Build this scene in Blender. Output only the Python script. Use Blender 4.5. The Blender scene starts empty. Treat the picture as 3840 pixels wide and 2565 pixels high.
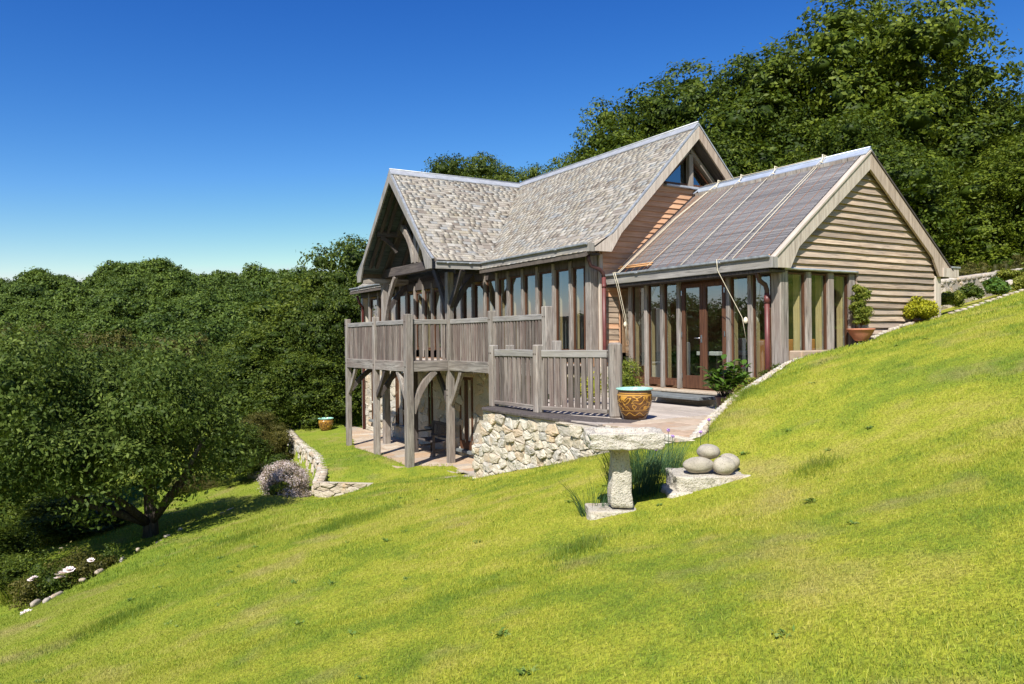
import bpy, math, random
import numpy as np
from mathutils import Vector, Matrix

random.seed(7); rng = np.random.default_rng(7)
scene = bpy.context.scene
COL = scene.collection

# ------------------------------------------------------------------ camera, light, exposure
CAMZ = 1.075
YAW, PITCH, ROLL = math.radians(31.17), math.radians(-0.27), math.radians(0.62)
F0 = Vector((math.sin(YAW), math.cos(YAW), 0)); R0 = Vector((math.cos(YAW), -math.sin(YAW), 0)); U0 = Vector((0, 0, 1))
FW = F0*math.cos(PITCH) + U0*math.sin(PITCH); UP = U0*math.cos(PITCH) - F0*math.sin(PITCH)
RT = R0*math.cos(ROLL) - UP*math.sin(ROLL); UP = UP*math.cos(ROLL) + R0*math.sin(ROLL)
cam_data = bpy.data.cameras.new('camera'); cam = bpy.data.objects.new('camera', cam_data); COL.objects.link(cam)
cam_data.sensor_width = 36.0; cam_data.lens = 2860/3840*36; cam_data.clip_start = 0.1; cam_data.clip_end = 3000
m = Matrix((( RT.x, UP.x, -FW.x, 0), (RT.y, UP.y, -FW.y, 0), (RT.z, UP.z, -FW.z, CAMZ), (0, 0, 0, 1)))
cam.matrix_world = m
scene.camera = cam

TOSUN = Vector((-0.68, -0.58, 1.0)).normalized()
SUN_EL = math.asin(TOSUN.z); SUN_AZ = math.atan2(TOSUN.x, TOSUN.y)
world = bpy.data.worlds.new('World'); scene.world = world; world.use_nodes = True
wn = world.node_tree; wn.nodes.clear()
sky = wn.nodes.new('ShaderNodeTexSky'); sky.sky_type = 'NISHITA'; sky.sun_disc = False
sky.sun_elevation = SUN_EL; sky.sun_rotation = SUN_AZ
sky.altitude = 50; sky.air_density = 1.0; sky.dust_density = 0.25; sky.ozone_density = 3.2
hs = wn.nodes.new('ShaderNodeHueSaturation'); hs.inputs['Saturation'].default_value = 1.10
gm = wn.nodes.new('ShaderNodeGamma'); gm.inputs['Gamma'].default_value = 1.32
sc0 = wn.nodes.new('ShaderNodeVectorMath'); sc0.operation = 'SCALE'; sc0.inputs['Scale'].default_value = 0.12
sc1 = wn.nodes.new('ShaderNodeVectorMath'); sc1.operation = 'SCALE'; sc1.inputs['Scale'].default_value = 8.0
bg = wn.nodes.new('ShaderNodeBackground'); bg.inputs['Strength'].default_value = 0.1
wo = wn.nodes.new('ShaderNodeOutputWorld')
wn.links.new(sky.outputs[0], sc0.inputs[0]); wn.links.new(sc0.outputs[0], gm.inputs['Color']); wn.links.new(gm.outputs[0], sc1.inputs[0]); wn.links.new(sc1.outputs[0], hs.inputs['Color'])
sep = wn.nodes.new('ShaderNodeSeparateColor'); cmb = wn.nodes.new('ShaderNodeCombineColor'); wn.links.new(hs.outputs[0], sep.inputs[0])
def _wm(op, a, b):
    x = wn.nodes.new('ShaderNodeMath'); x.operation = op
    if isinstance(a, bpy.types.NodeSocket): wn.links.new(a, x.inputs[0])
    else: x.inputs[0].default_value = a
    x.inputs[1].default_value = b; return x.outputs[0]
for _i, (_p, _k) in enumerate(((1.55, 2.15), (1.20, 1.25), (.80, 1.10))):   # one even grade over the whole sky: deeper blue overhead
    v_ = _wm('MINIMUM', _wm('MULTIPLY', sep.outputs[_i], .1464), .75); wn.links.new(_wm('MULTIPLY', _wm('POWER', v_, _p), _k/.1464), cmb.inputs[_i])
wn.links.new(cmb.outputs[0], bg.inputs['Color']); wn.links.new(bg.outputs[0], wo.inputs['Surface'])
sun_data = bpy.data.lights.new('sun', 'SUN'); sun_data.energy = 5.0; sun_data.angle = math.radians(0.53); sun_data.color = (1.0, 0.955, 0.87)
sun = bpy.data.objects.new('sun', sun_data); COL.objects.link(sun); sun.rotation_euler = TOSUN.to_track_quat('Z', 'Y').to_euler(); sun.location = (-20, -15, 40)
scene.view_settings.view_transform = 'Standard'; scene.view_settings.look = 'None'
scene.view_settings.exposure = 0.55; scene.view_settings.gamma = 1.0
scene.cycles.max_bounces = 7; scene.cycles.transparent_max_bounces = 10; scene.cycles.caustics_reflective = False; scene.cycles.caustics_refractive = False

# ------------------------------------------------------------------ helpers
def WM(o): return o.matrix_basis.copy() if o is not None else Matrix.Identity(4)
def adopt(o, parent):
    if parent is not None:
        o.parent = parent
        o.matrix_parent_inverse = parent['_w_inv_'] if False else INV[parent.name]
INV = {}
def register(o):
    # world matrix of every object equals its basis because each parent's inverse is applied
    INV[o.name] = o.matrix_basis.inverted()
def tag(o, label=None, category=None, group=None, kind=None):
    if label: o['label'] = label
    if category: o['category'] = category
    if group: o['group'] = group
    if kind: o['kind'] = kind
    return o
def thing(name, loc, label, category, group=None, rz=0.0):
    o = bpy.data.objects.new(name, None); COL.objects.link(o); o.empty_display_size = 0.2
    o.matrix_basis = Matrix.Translation(Vector(loc)) @ Matrix.Rotation(rz, 4, 'Z')
    register(o); return tag(o, label, category, group)
def part_empty(name, loc, parent):
    o = bpy.data.objects.new(name, None); COL.objects.link(o); o.matrix_basis = Matrix.Translation(Vector(loc)); adopt(o, parent); register(o); return o
def link(name, me, parent=None, mat=None, matrix=None):
    o = bpy.data.objects.new(name, me); COL.objects.link(o)
    if matrix is not None: o.matrix_basis = matrix
    if mat is not None and len(me.materials) == 0: me.materials.append(mat)
    adopt(o, parent); register(o); return o
def mk(name, verts, faces, mat=None, parent=None, smooth=False, matrix=None):
    me = bpy.data.meshes.new(name); me.from_pydata([tuple(v) for v in verts], [], faces); me.validate()
    if smooth: me.polygons.foreach_set('use_smooth', [True]*len(me.polygons))
    return link(name, me, parent, mat, matrix)
def npmesh(name, V, Q, mat, parent=None, attr=None, smooth=False, matrix=None, k=4):
    me = bpy.data.meshes.new(name); n = len(V); f = len(Q)
    me.vertices.add(n); me.vertices.foreach_set('co', np.asarray(V, np.float32).ravel())
    me.loops.add(f*k); me.loops.foreach_set('vertex_index', np.asarray(Q, np.int32).ravel())
    me.polygons.add(f); me.polygons.foreach_set('loop_start', np.arange(0, f*k, k, dtype=np.int32))
    try: me.polygons.foreach_set('loop_total', np.full(f, k, dtype=np.int32))
    except Exception: pass
    if smooth: me.polygons.foreach_set('use_smooth', np.ones(f, dtype=bool))
    me.update(calc_edges=True)
    if attr is not None:
        for an, av in attr.items():
            a = me.attributes.new(an, 'FLOAT', 'POINT'); a.data.foreach_set('value', np.asarray(av, np.float32))
    return link(name, me, parent, mat, matrix)
class MB:
    def __init__(s): s.v = []; s.f = []
    def add(s, vs, fs):
        b = len(s.v); s.v += [tuple(v) for v in vs]; s.f += [tuple(i+b for i in f) for f in fs]
    def box(s, x0, x1, y0, y1, z0, z1):
        s.add([(x0,y0,z0),(x1,y0,z0),(x1,y1,z0),(x0,y1,z0),(x0,y0,z1),(x1,y0,z1),(x1,y1,z1),(x0,y1,z1)],
              [(0,3,2,1),(4,5,6,7),(0,1,5,4),(1,2,6,5),(2,3,7,6),(3,0,4,7)])
    def prism(s, poly, a, b, axis):
        # poly: 2-D outline, extruded between a and b along axis ('x','y','z')
        P = {'x': lambda p, t: (t, p[0], p[1]), 'y': lambda p, t: (p[0], t, p[1]), 'z': lambda p, t: (p[0], p[1], t)}[axis]
        n = len(poly); s.add([P(p, a) for p in poly] + [P(p, b) for p in poly],
              [tuple(range(n))[::-1], tuple(range(n, 2*n))] + [(i, (i+1) % n, n+(i+1) % n, n+i) for i in range(n)])
    def make(s, name, mat, parent=None, smooth=False, bevel=0, matrix=None):
        o = mk(name, s.v, s.f, mat, parent, smooth, matrix)
        fix_normals(o)
        if bevel: bev(o, bevel)
        return o
def fix_normals(o):
    import bmesh
    bm = bmesh.new(); bm.from_mesh(o.data); bmesh.ops.recalc_face_normals(bm, faces=bm.faces); bm.to_mesh(o.data); bm.free()
def bev(o, w, seg=1):
    b = o.modifiers.new('bevel', 'BEVEL'); b.width = w; b.segments = seg; b.limit_method = 'ANGLE'; b.angle_limit = math.radians(40)
def box(name, x0, x1, y0, y1, z0, z1, mat, parent=None, bevel=0):
    b = MB(); c = ((x0+x1)/2, (y0+y1)/2, (z0+z1)/2)
    b.box(x0-c[0], x1-c[0], y0-c[1], y1-c[1], z0-c[2], z1-c[2])
    return b.make(name, mat, parent, bevel=bevel, matrix=Matrix.Translation(c))
def frame_matrix(p0, p1, side=None):
    p0 = Vector(p0); z = (Vector(p1)-p0).normalized()
    s = Vector(side) if side else (Vector((0, 0, 1)) if abs(z.z) < 0.9 else Vector((0, 1, 0)))
    y = (s - z*s.dot(z)).normalized(); x = y.cross(z)
    return Matrix(((x.x, y.x, z.x, p0.x), (x.y, y.y, z.y, p0.y), (x.z, y.z, z.z, p0.z), (0, 0, 0, 1)))
def timber(name, p0, p1, w, d, mat, parent=None, side=None, bevel=0.006, segs=0, wob=0.0):
    """A straight timber: local Z runs along it, d is its size along `side`, w across."""
    L = (Vector(p1)-Vector(p0)).length; n = segs + 1
    vs = []; fs = []
    for i in range(n+1):
        t = i/n*L; ox = random.uniform(-wob, wob); oy = random.uniform(-wob, wob)
        vs += [(-w/2+ox, -d/2+oy, t), (w/2+ox, -d/2+oy, t), (w/2+ox, d/2+oy, t), (-w/2+ox, d/2+oy, t)]
    for i in range(n):
        a = 4*i
        for k in range(4): fs.append((a+k, a+(k+1) % 4, a+4+(k+1) % 4, a+4+k))
    fs += [(3, 2, 1, 0), (4*n, 4*n+1, 4*n+2, 4*n+3)]
    o = mk(name, vs, fs, mat, parent, matrix=frame_matrix(p0, p1, side))
    if bevel: bev(o, bevel)
    return o
def sweep(name, pts, w, d, normal, mat, parent=None, bevel=0.005):
    """A curved timber through pts lying in a plane with the given normal."""
    pts = [Vector(p) for p in pts]; N = Vector(normal).normalized(); o0 = pts[0].copy(); vs = []; fs = []
    for i, p in enumerate(pts):
        t = (pts[min(i+1, len(pts)-1)] - pts[max(i-1, 0)]).normalized(); b = N.cross(t).normalized(); q = p-o0
        vs += [q - N*w/2 - b*d/2, q + N*w/2 - b*d/2, q + N*w/2 + b*d/2, q - N*w/2 + b*d/2]
    n = len(pts)-1
    for i in range(n):
        a = 4*i
        for k in range(4): fs.append((a+k, a+(k+1) % 4, a+4+(k+1) % 4, a+4+k))
    fs += [(3, 2, 1, 0), (4*n, 4*n+1, 4*n+2, 4*n+3)]
    b = MB(); b.add(vs, fs); return b.make(name, mat, parent, bevel=bevel, matrix=Matrix.Translation(o0))
def bez(a, b, c, n=6):
    a, b, c = Vector(a), Vector(b), Vector(c)
    return [a*(1-t)**2 + b*2*t*(1-t) + c*t*t for t in [i/n for i in range(n+1)]]
def tube(name, pts, r, mat, parent=None, seg=8, caps=True):
    pts = [Vector(p) for p in pts]; o0 = pts[0].copy(); vs = []; fs = []
    rs = r if isinstance(r, (list, tuple)) else [r]*len(pts); prev = None
    for i, p in enumerate(pts):
        t = (pts[min(i+1, len(pts)-1)] - pts[max(i-1, 0)]).normalized()
        s = prev if prev is not None else (Vector((0, 0, 1)) if abs(t.z) < 0.9 else Vector((1, 0, 0)))
        y = (s - t*s.dot(t)).normalized(); x = y.cross(t); prev = y
        for k in range(seg):
            a = 2*math.pi*k/seg; vs.append(p-o0 + x*math.cos(a)*rs[i] + y*math.sin(a)*rs[i])
    for i in range(len(pts)-1):
        for k in range(seg): fs.append((i*seg+k, i*seg+(k+1) % seg, (i+1)*seg+(k+1) % seg, (i+1)*seg+k))
    if caps: fs += [tuple(range(seg))[::-1], tuple(range((len(pts)-1)*seg, len(pts)*seg))]
    return mk(name, vs, fs, mat, parent, smooth=True, matrix=Matrix.Translation(o0))
def lathe(name, prof, mat, parent=None, loc=(0, 0, 0), seg=40, smooth=True):
    vs = []; fs = []
    for r, z in prof:
        for k in range(seg): a = 2*math.pi*k/seg; vs.append((r*math.cos(a), r*math.sin(a), z))
    for i in range(len(prof)-1):
        for k in range(seg): fs.append((i*seg+k, i*seg+(k+1) % seg, (i+1)*seg+(k+1) % seg, (i+1)*seg+k))
    return mk(name, vs, fs, mat, parent, smooth, Matrix.Translation(Vector(loc)))

# ------------------------------------------------------------------ materials
class NT:
    def __init__(s, name, rough=0.8, spec=0.3):
        s.m = bpy.data.materials.new(name); s.m.use_nodes = True; s.t = s.m.node_tree; s.t.nodes.clear()
        s.out = s.n('ShaderNodeOutputMaterial'); s.b = s.n('ShaderNodeBsdfPrincipled')
        s.b.inputs['Roughness'].default_value = rough
        s.b.inputs['Specular IOR Level'].default_value = spec
        s.l(s.b.outputs[0], s.out.inputs['Surface'])
    def n(s, typ, **kw):
        x = s.t.nodes.new(typ)
        for k, v in kw.items(): setattr(x, k, v)
        return x
    def l(s, a, b): s.t.links.new(a, b)
    def setin(s, node, i, v):
        if hasattr(v, 'is_linked') or isinstance(v, bpy.types.NodeSocket): s.l(v, node.inputs[i])
        else: node.inputs[i].default_value = v
    def math(s, op, a, b=0.0, c=None, clamp=False):
        x = s.n('ShaderNodeMath', operation=op); x.use_clamp = clamp; s.setin(x, 0, a); s.setin(x, 1, b)
        if c is not None: s.setin(x, 2, c)
        return x.outputs[0]
    def noise(s, vec, scale, detail=4, rough=0.55, dist=0.0, out='Fac'):
        x = s.n('ShaderNodeTexNoise'); s.l(vec, x.inputs['Vector']); x.inputs['Scale'].default_value = scale
        x.inputs['Detail'].default_value = detail; x.inputs['Roughness'].default_value = rough; x.inputs['Distortion'].default_value = dist
        return x.outputs[0 if out == 'Fac' else 1]
    def mapping(s, vec, sc=(1, 1, 1), loc=None):
        x = s.n('ShaderNodeMapping'); s.l(vec, x.inputs['Vector']); x.inputs['Scale'].default_value = sc
        if loc is not None: s.setin(x, 'Location', loc)
        return x.outputs[0]
    def ramp(s, fac, stops, interp='LINEAR'):
        x = s.n('ShaderNodeValToRGB'); s.l(fac, x.inputs[0]); e = x.color_ramp; e.interpolation = interp
        while len(e.elements) > 1: e.elements.remove(e.elements[-1])
        e.elements[0].position = stops[0][0]; e.elements[0].color = (*stops[0][1], 1)
        for p, c in stops[1:]: q = e.elements.new(p); q.color = (*c, 1)
        return x.outputs[0]
    def mix(s, fac, a, b, blend='MIX'):
        x = s.n('ShaderNodeMix', data_type='RGBA', blend_type=blend)
        for i, v in ((0, fac), (6, a), (7, b)):
            if isinstance(v, bpy.types.NodeSocket): s.l(v, x.inputs[i])
            elif i == 0: x.inputs[0].default_value = v
            else: x.inputs[i].default_value = (*v, 1)
        return x.outputs[2]
    def objco(s): 
        s.tc = s.n('ShaderNodeTexCoord'); return s.tc.outputs['Object']
    def pos(s): return s.n('ShaderNodeNewGeometry').outputs['Position']
    def orand(s): return s.n('ShaderNodeObjectInfo').outputs['Random']
    def attr(s, name): 
        x = s.n('ShaderNodeAttribute'); x.attribute_name = name; return x.outputs['Fac']
    def seedvec(s, r, k=37.0):
        x = s.n('ShaderNodeCombineXYZ'); v = s.math('MULTIPLY', r, k)
        s.l(v, x.inputs[0]); s.l(v, x.inputs[1]); s.l(s.math('MULTIPLY', r, 91.0), x.inputs[2]); return x.outputs[0]
    def color(s, c): s.setin(s.b, 'Base Color', c if isinstance(c, bpy.types.NodeSocket) else (*c, 1))
    def bump(s, h, strength=0.4, dist=0.01):
        x = s.n('ShaderNodeBump'); x.inputs['Strength'].default_value = strength; x.inputs['Distance'].default_value = dist
        s.l(h, x.inputs['Height']); s.l(x.outputs[0], s.b.inputs['Normal'])
def wood(name, dark, mid, light, tint=None, rough=0.82, cracks=True, vary=0.35, grain=1.0):
    t = NT(name, rough, 0.25); r = t.orand(); co = t.objco()
    v = t.mapping(co, (14*grain, 14*grain, 0.9), t.seedvec(r)); v2 = t.mapping(co, (3, 3, 0.7), t.seedvec(r, 11.0)); v3 = t.mapping(co, (60, 60, 2.2), t.seedvec(r))
    g = t.noise(v, 1.6, 8, 0.62, 0.9); g2 = t.noise(v2, 1.1, 3, 0.6); g3 = t.noise(v3, 1.0, 4, 0.6)
    c = t.ramp(g, [(0.28, dark), (0.47, mid), (0.72, light)])
    if tint: c = t.mix(t.ramp(g2, [(0.42, (0, 0, 0)), (0.66, (0.75, 0.75, 0.75))]), c, tint)
    if cracks: c = t.mix(t.ramp(g3, [(0.30, (0.75, 0.75, 0.75)), (0.42, (0, 0, 0))]), c, tuple(x*0.35 for x in dark))
    br = t.math('ADD', t.math('MULTIPLY', r, vary), 1.0-vary/2)
    cc = t.n('ShaderNodeVectorMath', operation='SCALE'); t.l(c, cc.inputs[0]); t.l(br, cc.inputs['Scale'])
    t.color(cc.outputs[0]); t.bump(t.math('ADD', g, g3), 0.35, 0.006); return t.m
M = {}
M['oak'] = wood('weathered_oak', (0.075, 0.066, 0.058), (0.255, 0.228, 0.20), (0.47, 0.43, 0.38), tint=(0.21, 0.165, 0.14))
M['oak_dark'] = wood('shaded_dark_oak', (0.035, 0.03, 0.028), (0.08, 0.068, 0.062), (0.16, 0.135, 0.12), tint=(0.07, 0.058, 0.06))  # darker copy of the oak: shade under roofs and balcony is in its colour
M['baluster'] = wood('oak_baluster', (0.06, 0.048, 0.041), (0.175, 0.147, 0.126), (0.34, 0.295, 0.255), tint=(0.145, 0.10, 0.088), vary=0.6)
M['fascia'] = wood('oak_fascia', (0.12, 0.115, 0.11), (0.265, 0.25, 0.235), (0.42, 0.40, 0.375), tint=(0.26, 0.24, 0.20), vary=0.15, cracks=False)
M['barge'] = wood('pale_bargeboard', (0.28, 0.23, 0.19), (0.48, 0.41, 0.345), (0.62, 0.55, 0.475), vary=0.1, cracks=False)
M['barge2'] = wood('brown_bargeboard', (0.20, 0.15, 0.115), (0.37, 0.29, 0.23), (0.52, 0.42, 0.34), vary=0.1, cracks=False)
M['clad'] = wood('tan_cladding', (0.17, 0.12, 0.085), (0.38, 0.285, 0.205), (0.55, 0.44, 0.33), tint=(0.30, 0.245, 0.20), vary=0.5)
M['cedar'] = wood('pink_cedar_cladding', (0.44, 0.22, 0.12), (0.62, 0.35, 0.205), (0.74, 0.47, 0.30), vary=0.3, cracks=False)
M['joinery'] = wood('brown_stained_joinery', (0.045, 0.021, 0.013), (0.095, 0.043, 0.024), (0.17, 0.08, 0.042), vary=0.2, rough=0.5, cracks=False)
M['inner'] = wood('golden_inner_oak', (0.40, 0.29, 0.13), (0.55, 0.42, 0.21), (0.66, 0.53, 0.29), vary=0.1, cracks=False)
M['deckwood'] = wood('decking_boards', (0.25, 0.21, 0.18), (0.44, 0.38, 0.33), (0.58, 0.52, 0.46), vary=0.3)
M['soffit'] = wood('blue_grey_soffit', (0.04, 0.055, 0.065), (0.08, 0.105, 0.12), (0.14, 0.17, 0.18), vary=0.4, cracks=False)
M['bark'] = wood('bark', (0.02, 0.016, 0.012), (0.06, 0.048, 0.038), (0.13, 0.11, 0.09), rough=0.95)

def simple(name, col, rough=0.6, spec=0.4, metal=0.0, nscale=0, amt=0.2, bump=0.0, use_pos=False):
    t = NT(name, rough, spec); t.b.inputs['Metallic'].default_value = metal
    if nscale:
        co = t.pos() if use_pos else t.objco(); g = t.noise(co, nscale, 5, 0.6)
        lo = tuple(max(0, c*(1-amt)) for c in col); hi = tuple(min(1, c*(1+amt)) for c in col)
        t.color(t.ramp(g, [(0.3, lo), (0.7, hi)]))
        if bump: t.bump(g, bump, 0.01)
    else: t.color(col)
    return t.m
M['gutter'] = simple('grey_lead_gutter', (0.34, 0.36, 0.38), 0.5, 0.5, 0.3, 9, 0.35, 0.2)
M['lead'] = simple('lead_sheet', (0.44, 0.455, 0.48), 0.5, 0.5, 0.35, 5, 0.18, 0.25)
M['zinc'] = simple('pale_ridge_metal', (0.50, 0.56, 0.66), 0.4, 0.5, 0.4, 4, 0.12, 0.1)
M['pipe'] = simple('oxide_red_downpipe', (0.13, 0.036, 0.032), 0.45, 0.5, 0.0, 6, 0.2)
M['pipe_dark'] = simple('dark_brown_pipe', (0.07, 0.03, 0.028), 0.45, 0.5)
M['steel'] = simple('satin_steel', (0.6, 0.6, 0.6), 0.25, 0.5, 0.9)
M['rope'] = simple('cream_rope', (0.74, 0.66, 0.5), 0.9, 0.1, 0, 200, 0.2)
M['mortar'] = simple('lime_mortar', (0.46, 0.41, 0.33), 0.95, 0.1, 0, 40, 0.3, 0.5, use_pos=True)
M['slateslab'] = simple('grey_slate_slab', (0.16, 0.175, 0.18), 0.6, 0.3, 0, 6, 0.25, 0.2, use_pos=True)
M['plaster'] = simple('cream_plaster', (0.62, 0.58, 0.50), 0.9, 0.1, 0, 3, 0.06)
M['floor_in'] = simple('terracotta_floor', (0.34, 0.20, 0.12), 0.5, 0.3, 0, 3, 0.2)
M['cabinet'] = simple('orange_wood_cabinet', (0.46, 0.20, 0.06), 0.4, 0.4, 0, 4, 0.25)
M['cloth'] = simple('white_cloth', (0.75, 0.75, 0.70), 0.8, 0.2)
M['green_sail'] = simple('green_canvas', (0.08, 0.28, 0.19), 0.8, 0.2)
M['dark'] = simple('dark_furniture', (0.05, 0.035, 0.025), 0.5, 0.3)
M['terracotta'] = simple('terracotta', (0.50, 0.20, 0.12), 0.7, 0.3, 0, 8, 0.15, 0.05)
M['turq'] = simple('turquoise_glaze', (0.33, 0.62, 0.52), 0.25, 0.5, 0, 30, 0.15)
M['soil'] = simple('dark_soil', (0.06, 0.042, 0.03), 0.95, 0.1, 0, 60, 0.4, 0.5)

def glass(nm, f0):
    t = NT(nm); tr = t.n('ShaderNodeBsdfTransparent'); tr.inputs[0].default_value = (0.82, 0.86, 0.84, 1)
    gl = t.n('ShaderNodeBsdfGlossy'); gl.inputs['Roughness'].default_value = 0.004; gl.inputs['Color'].default_value = (0.72, 0.88, 0.96, 1)
    gm_ = t.n('ShaderNodeNewGeometry'); dt = t.n('ShaderNodeVectorMath', operation='DOT_PRODUCT'); t.l(gm_.outputs['Incoming'], dt.inputs[0]); t.l(gm_.outputs['Normal'], dt.inputs[1])
    nz = t.noise(t.pos(), 1.2, 2, 0.5); bp = t.n('ShaderNodeBump'); bp.inputs['Strength'].default_value = 0.02; bp.inputs['Distance'].default_value = 0.05
    t.l(nz, bp.inputs['Height']); t.l(bp.outputs[0], gl.inputs['Normal'])
    f = t.math('ADD', t.math('MULTIPLY', t.math('POWER', t.math('SUBTRACT', 1.0, t.math('ABSOLUTE', dt.outputs['Value'])), 5.0), 1-f0), f0, clamp=True)   # double glazing, the same from both sides
    mx = t.n('ShaderNodeMixShader'); t.l(f, mx.inputs[0]); t.l(tr.outputs[0], mx.inputs[1]); t.l(gl.outputs[0], mx.inputs[2])
    t.l(mx.outputs[0], t.out.inputs['Surface']); return t.m
M['glass'] = glass('window_glass', .30); M['glass_end'] = glass('end_window_glass', .10)

def slate_mat(name, dull=1.0):
    t = NT(name, 0.62, 0.35); r = t.math('FRACT', t.math('ADD', t.attr('rnd'), t.orand()))
    k = dull
    c = t.ramp(r, [(0.0, (0.25*k, 0.205*k, 0.165*k)), (0.10, (0.36*k, 0.32*k, 0.27*k)), (0.25, (0.50*k, 0.45*k, 0.37*k)), (0.40, (0.40*k, 0.385*k, 0.35*k)),
                   (0.52, (0.58*k, 0.53*k, 0.45*k)), (0.66, (0.30*k, 0.255*k, 0.215*k)), (0.78, (0.45*k, 0.40*k, 0.31*k)), (0.9, (0.36*k, 0.37*k, 0.37*k)), (1.0, (0.62*k, 0.58*k, 0.50*k))])
    p = t.pos(); g = t.noise(p, 70, 4, 0.6); g2 = t.noise(p, 1.3, 3, 0.6)
    c = t.mix(t.ramp(g, [(0.36, (0.5, 0.5, 0.5)), (0.55, (0, 0, 0))]), c, (0.16*k, 0.14*k, 0.12*k))
    c = t.mix(t.ramp(g2, [(0.60, (0, 0, 0)), (0.75, (0.25, 0.25, 0.25))]), c, (0.48*k, 0.40*k, 0.20*k))
    t.color(c); t.bump(g, 0.2, 0.004); return t.m
M['slate'] = slate_mat('stone_slates', .80)
M['slate_under'] = simple('slate_underlay', (0.12, 0.10, 0.085), 0.8, 0.2, 0, 8, 0.3)

def stone_mat(name, cols, speck=True, sp_scale=90, bump=0.7, warm=(0.55, 0.36, 0.17), dist=0.012):
    t = NT(name, 0.9, 0.15); p = t.pos(); r = t.orand()
    c = t.ramp(r, [(i/(len(cols)-1), q) for i, q in enumerate(cols)])
    g = t.noise(p, 9, 6, 0.7); g2 = t.noise(p, sp_scale, 3, 0.6); g3 = t.noise(p, 3.5, 3, 0.55)
    c = t.mix(t.ramp(g, [(0.35, (0.55, 0.55, 0.55)), (0.58, (0, 0, 0))]), c, tuple(x*0.62 for x in cols[0]))
    c = t.mix(t.ramp(g3, [(0.58, (0, 0, 0)), (0.72, (0.5, 0.5, 0.5))]), c, warm)
    if speck: c = t.mix(t.ramp(g2, [(0.34, (0.8, 0.8, 0.8)), (0.43, (0, 0, 0))]), c, (0.13, 0.105, 0.08))
    t.color(c); t.bump(t.math('ADD', g, t.math('MULTIPLY', g2, 0.5)), bump, dist); return t.m
M['granite_wall'] = stone_mat('granite_rubble', [(0.60, 0.54, 0.43), (0.50, 0.43, 0.32), (0.64, 0.59, 0.50), (0.46, 0.44, 0.40), (0.56, 0.42, 0.27), (0.66, 0.61, 0.52), (0.52, 0.47, 0.38)])
M['granite'] = stone_mat('rough_granite', [(0.56, 0.51, 0.42), (0.62, 0.57, 0.485)], sp_scale=60, warm=(0.44, 0.33, 0.20), bump=1.0, dist=0.035)
M['cobble'] = stone_mat('smooth_granite_boulder', [(0.36, 0.32, 0.255), (0.44, 0.40, 0.325)], sp_scale=95, warm=(0.48, 0.43, 0.33), bump=0.12, dist=0.004)
M['edging'] = stone_mat('pale_edging_stone', [(0.40, 0.34, 0.27), (0.56, 0.51, 0.43), (0.46, 0.37, 0.27), (0.60, 0.56, 0.49)], sp_scale=80, bump=0.6)
M['paving'] = stone_mat('sandstone_paving', [(0.50, 0.37, 0.25), (0.36, 0.29, 0.23), (0.54, 0.44, 0.33), (0.40, 0.36, 0.32), (0.46, 0.31, 0.20), (0.56, 0.49, 0.40)], speck=False, bump=0.25, warm=(0.44, 0.28, 0.16), dist=0.004)
M['drystone'] = stone_mat('dry_stone', [(0.44, 0.38, 0.31), (0.56, 0.50, 0.42), (0.34, 0.30, 0.26), (0.62, 0.57, 0.49)], bump=0.8)

def leaf_mat(name, stops, trans=0.35, rough=0.55, spec=0.2, big=0.6, dark=(0.018, 0.035, 0.008)):
    t = NT(name, rough, spec); r = t.attr('rnd'); o = t.orand(); p = t.pos()
    g = t.noise(p, big, 3, 0.6); f = t.math('ADD', t.math('MULTIPLY', r, 0.6), t.math('MULTIPLY', g, 0.55))
    f = t.math('ADD', f, t.math('MULTIPLY', t.math('SUBTRACT', o, 0.5), 0.22))
    c = t.ramp(f, stops); t.color(c)
    tl = t.n('ShaderNodeBsdfTranslucent'); 
    c2 = t.mix(0.5, c, (0.16, 0.22, 0.01)); t.l(c2, tl.inputs[0])
    mx = t.n('ShaderNodeMixShader'); mx.inputs[0].default_value = trans; t.l(t.b.outputs[0], mx.inputs[1]); t.l(tl.outputs[0], mx.inputs[2]); t.l(mx.outputs[0], t.out.inputs['Surface'])
    return t.m
M['leaf_big'] = leaf_mat('broadleaf_foliage', [(0.15, (0.014, 0.030, 0.004)), (0.5, (0.055, 0.088, 0.008)), (0.85, (0.16, 0.20, 0.018))], trans=0.25)
M['leaf_apple'] = leaf_mat('apple_foliage', [(0.15, (0.020, 0.040, 0.006)), (0.5, (0.066, 0.102, 0.020)), (0.85, (0.165, 0.215, 0.045))], trans=0.28, spec=0.1, rough=0.5)
M['leaf_mid'] = leaf_mat('mixed_foliage', [(0.15, (0.014, 0.028, 0.004)), (0.5, (0.048, 0.078, 0.010)), (0.85, (0.13, 0.165, 0.018))], trans=0.22)
M['leaf_far'] = leaf_mat('woodland_foliage', [(0.15, (0.018, 0.040, 0.009)), (0.5, (0.060, 0.10, 0.016)), (0.85, (0.125, 0.18, 0.026))], trans=0.2, big=0.05)
M['leaf_bronze'] = leaf_mat('bronze_foliage', [(0.15, (0.035, 0.038, 0.008)), (0.5, (0.085, 0.082, 0.016)), (0.85, (0.15, 0.13, 0.03))], trans=0.2)
M['leaf_yellow'] = leaf_mat('golden_foliage', [(0.15, (0.18, 0.20, 0.01)), (0.5, (0.38, 0.38, 0.02)), (0.85, (0.60, 0.52, 0.03))], trans=0.25, big=3)
M['leaf_lime'] = leaf_mat('lime_foliage', [(0.15, (0.06, 0.09, 0.01)), (0.5, (0.15, 0.19, 0.02)), (0.85, (0.30, 0.30, 0.05))], trans=0.25, big=3)
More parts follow.
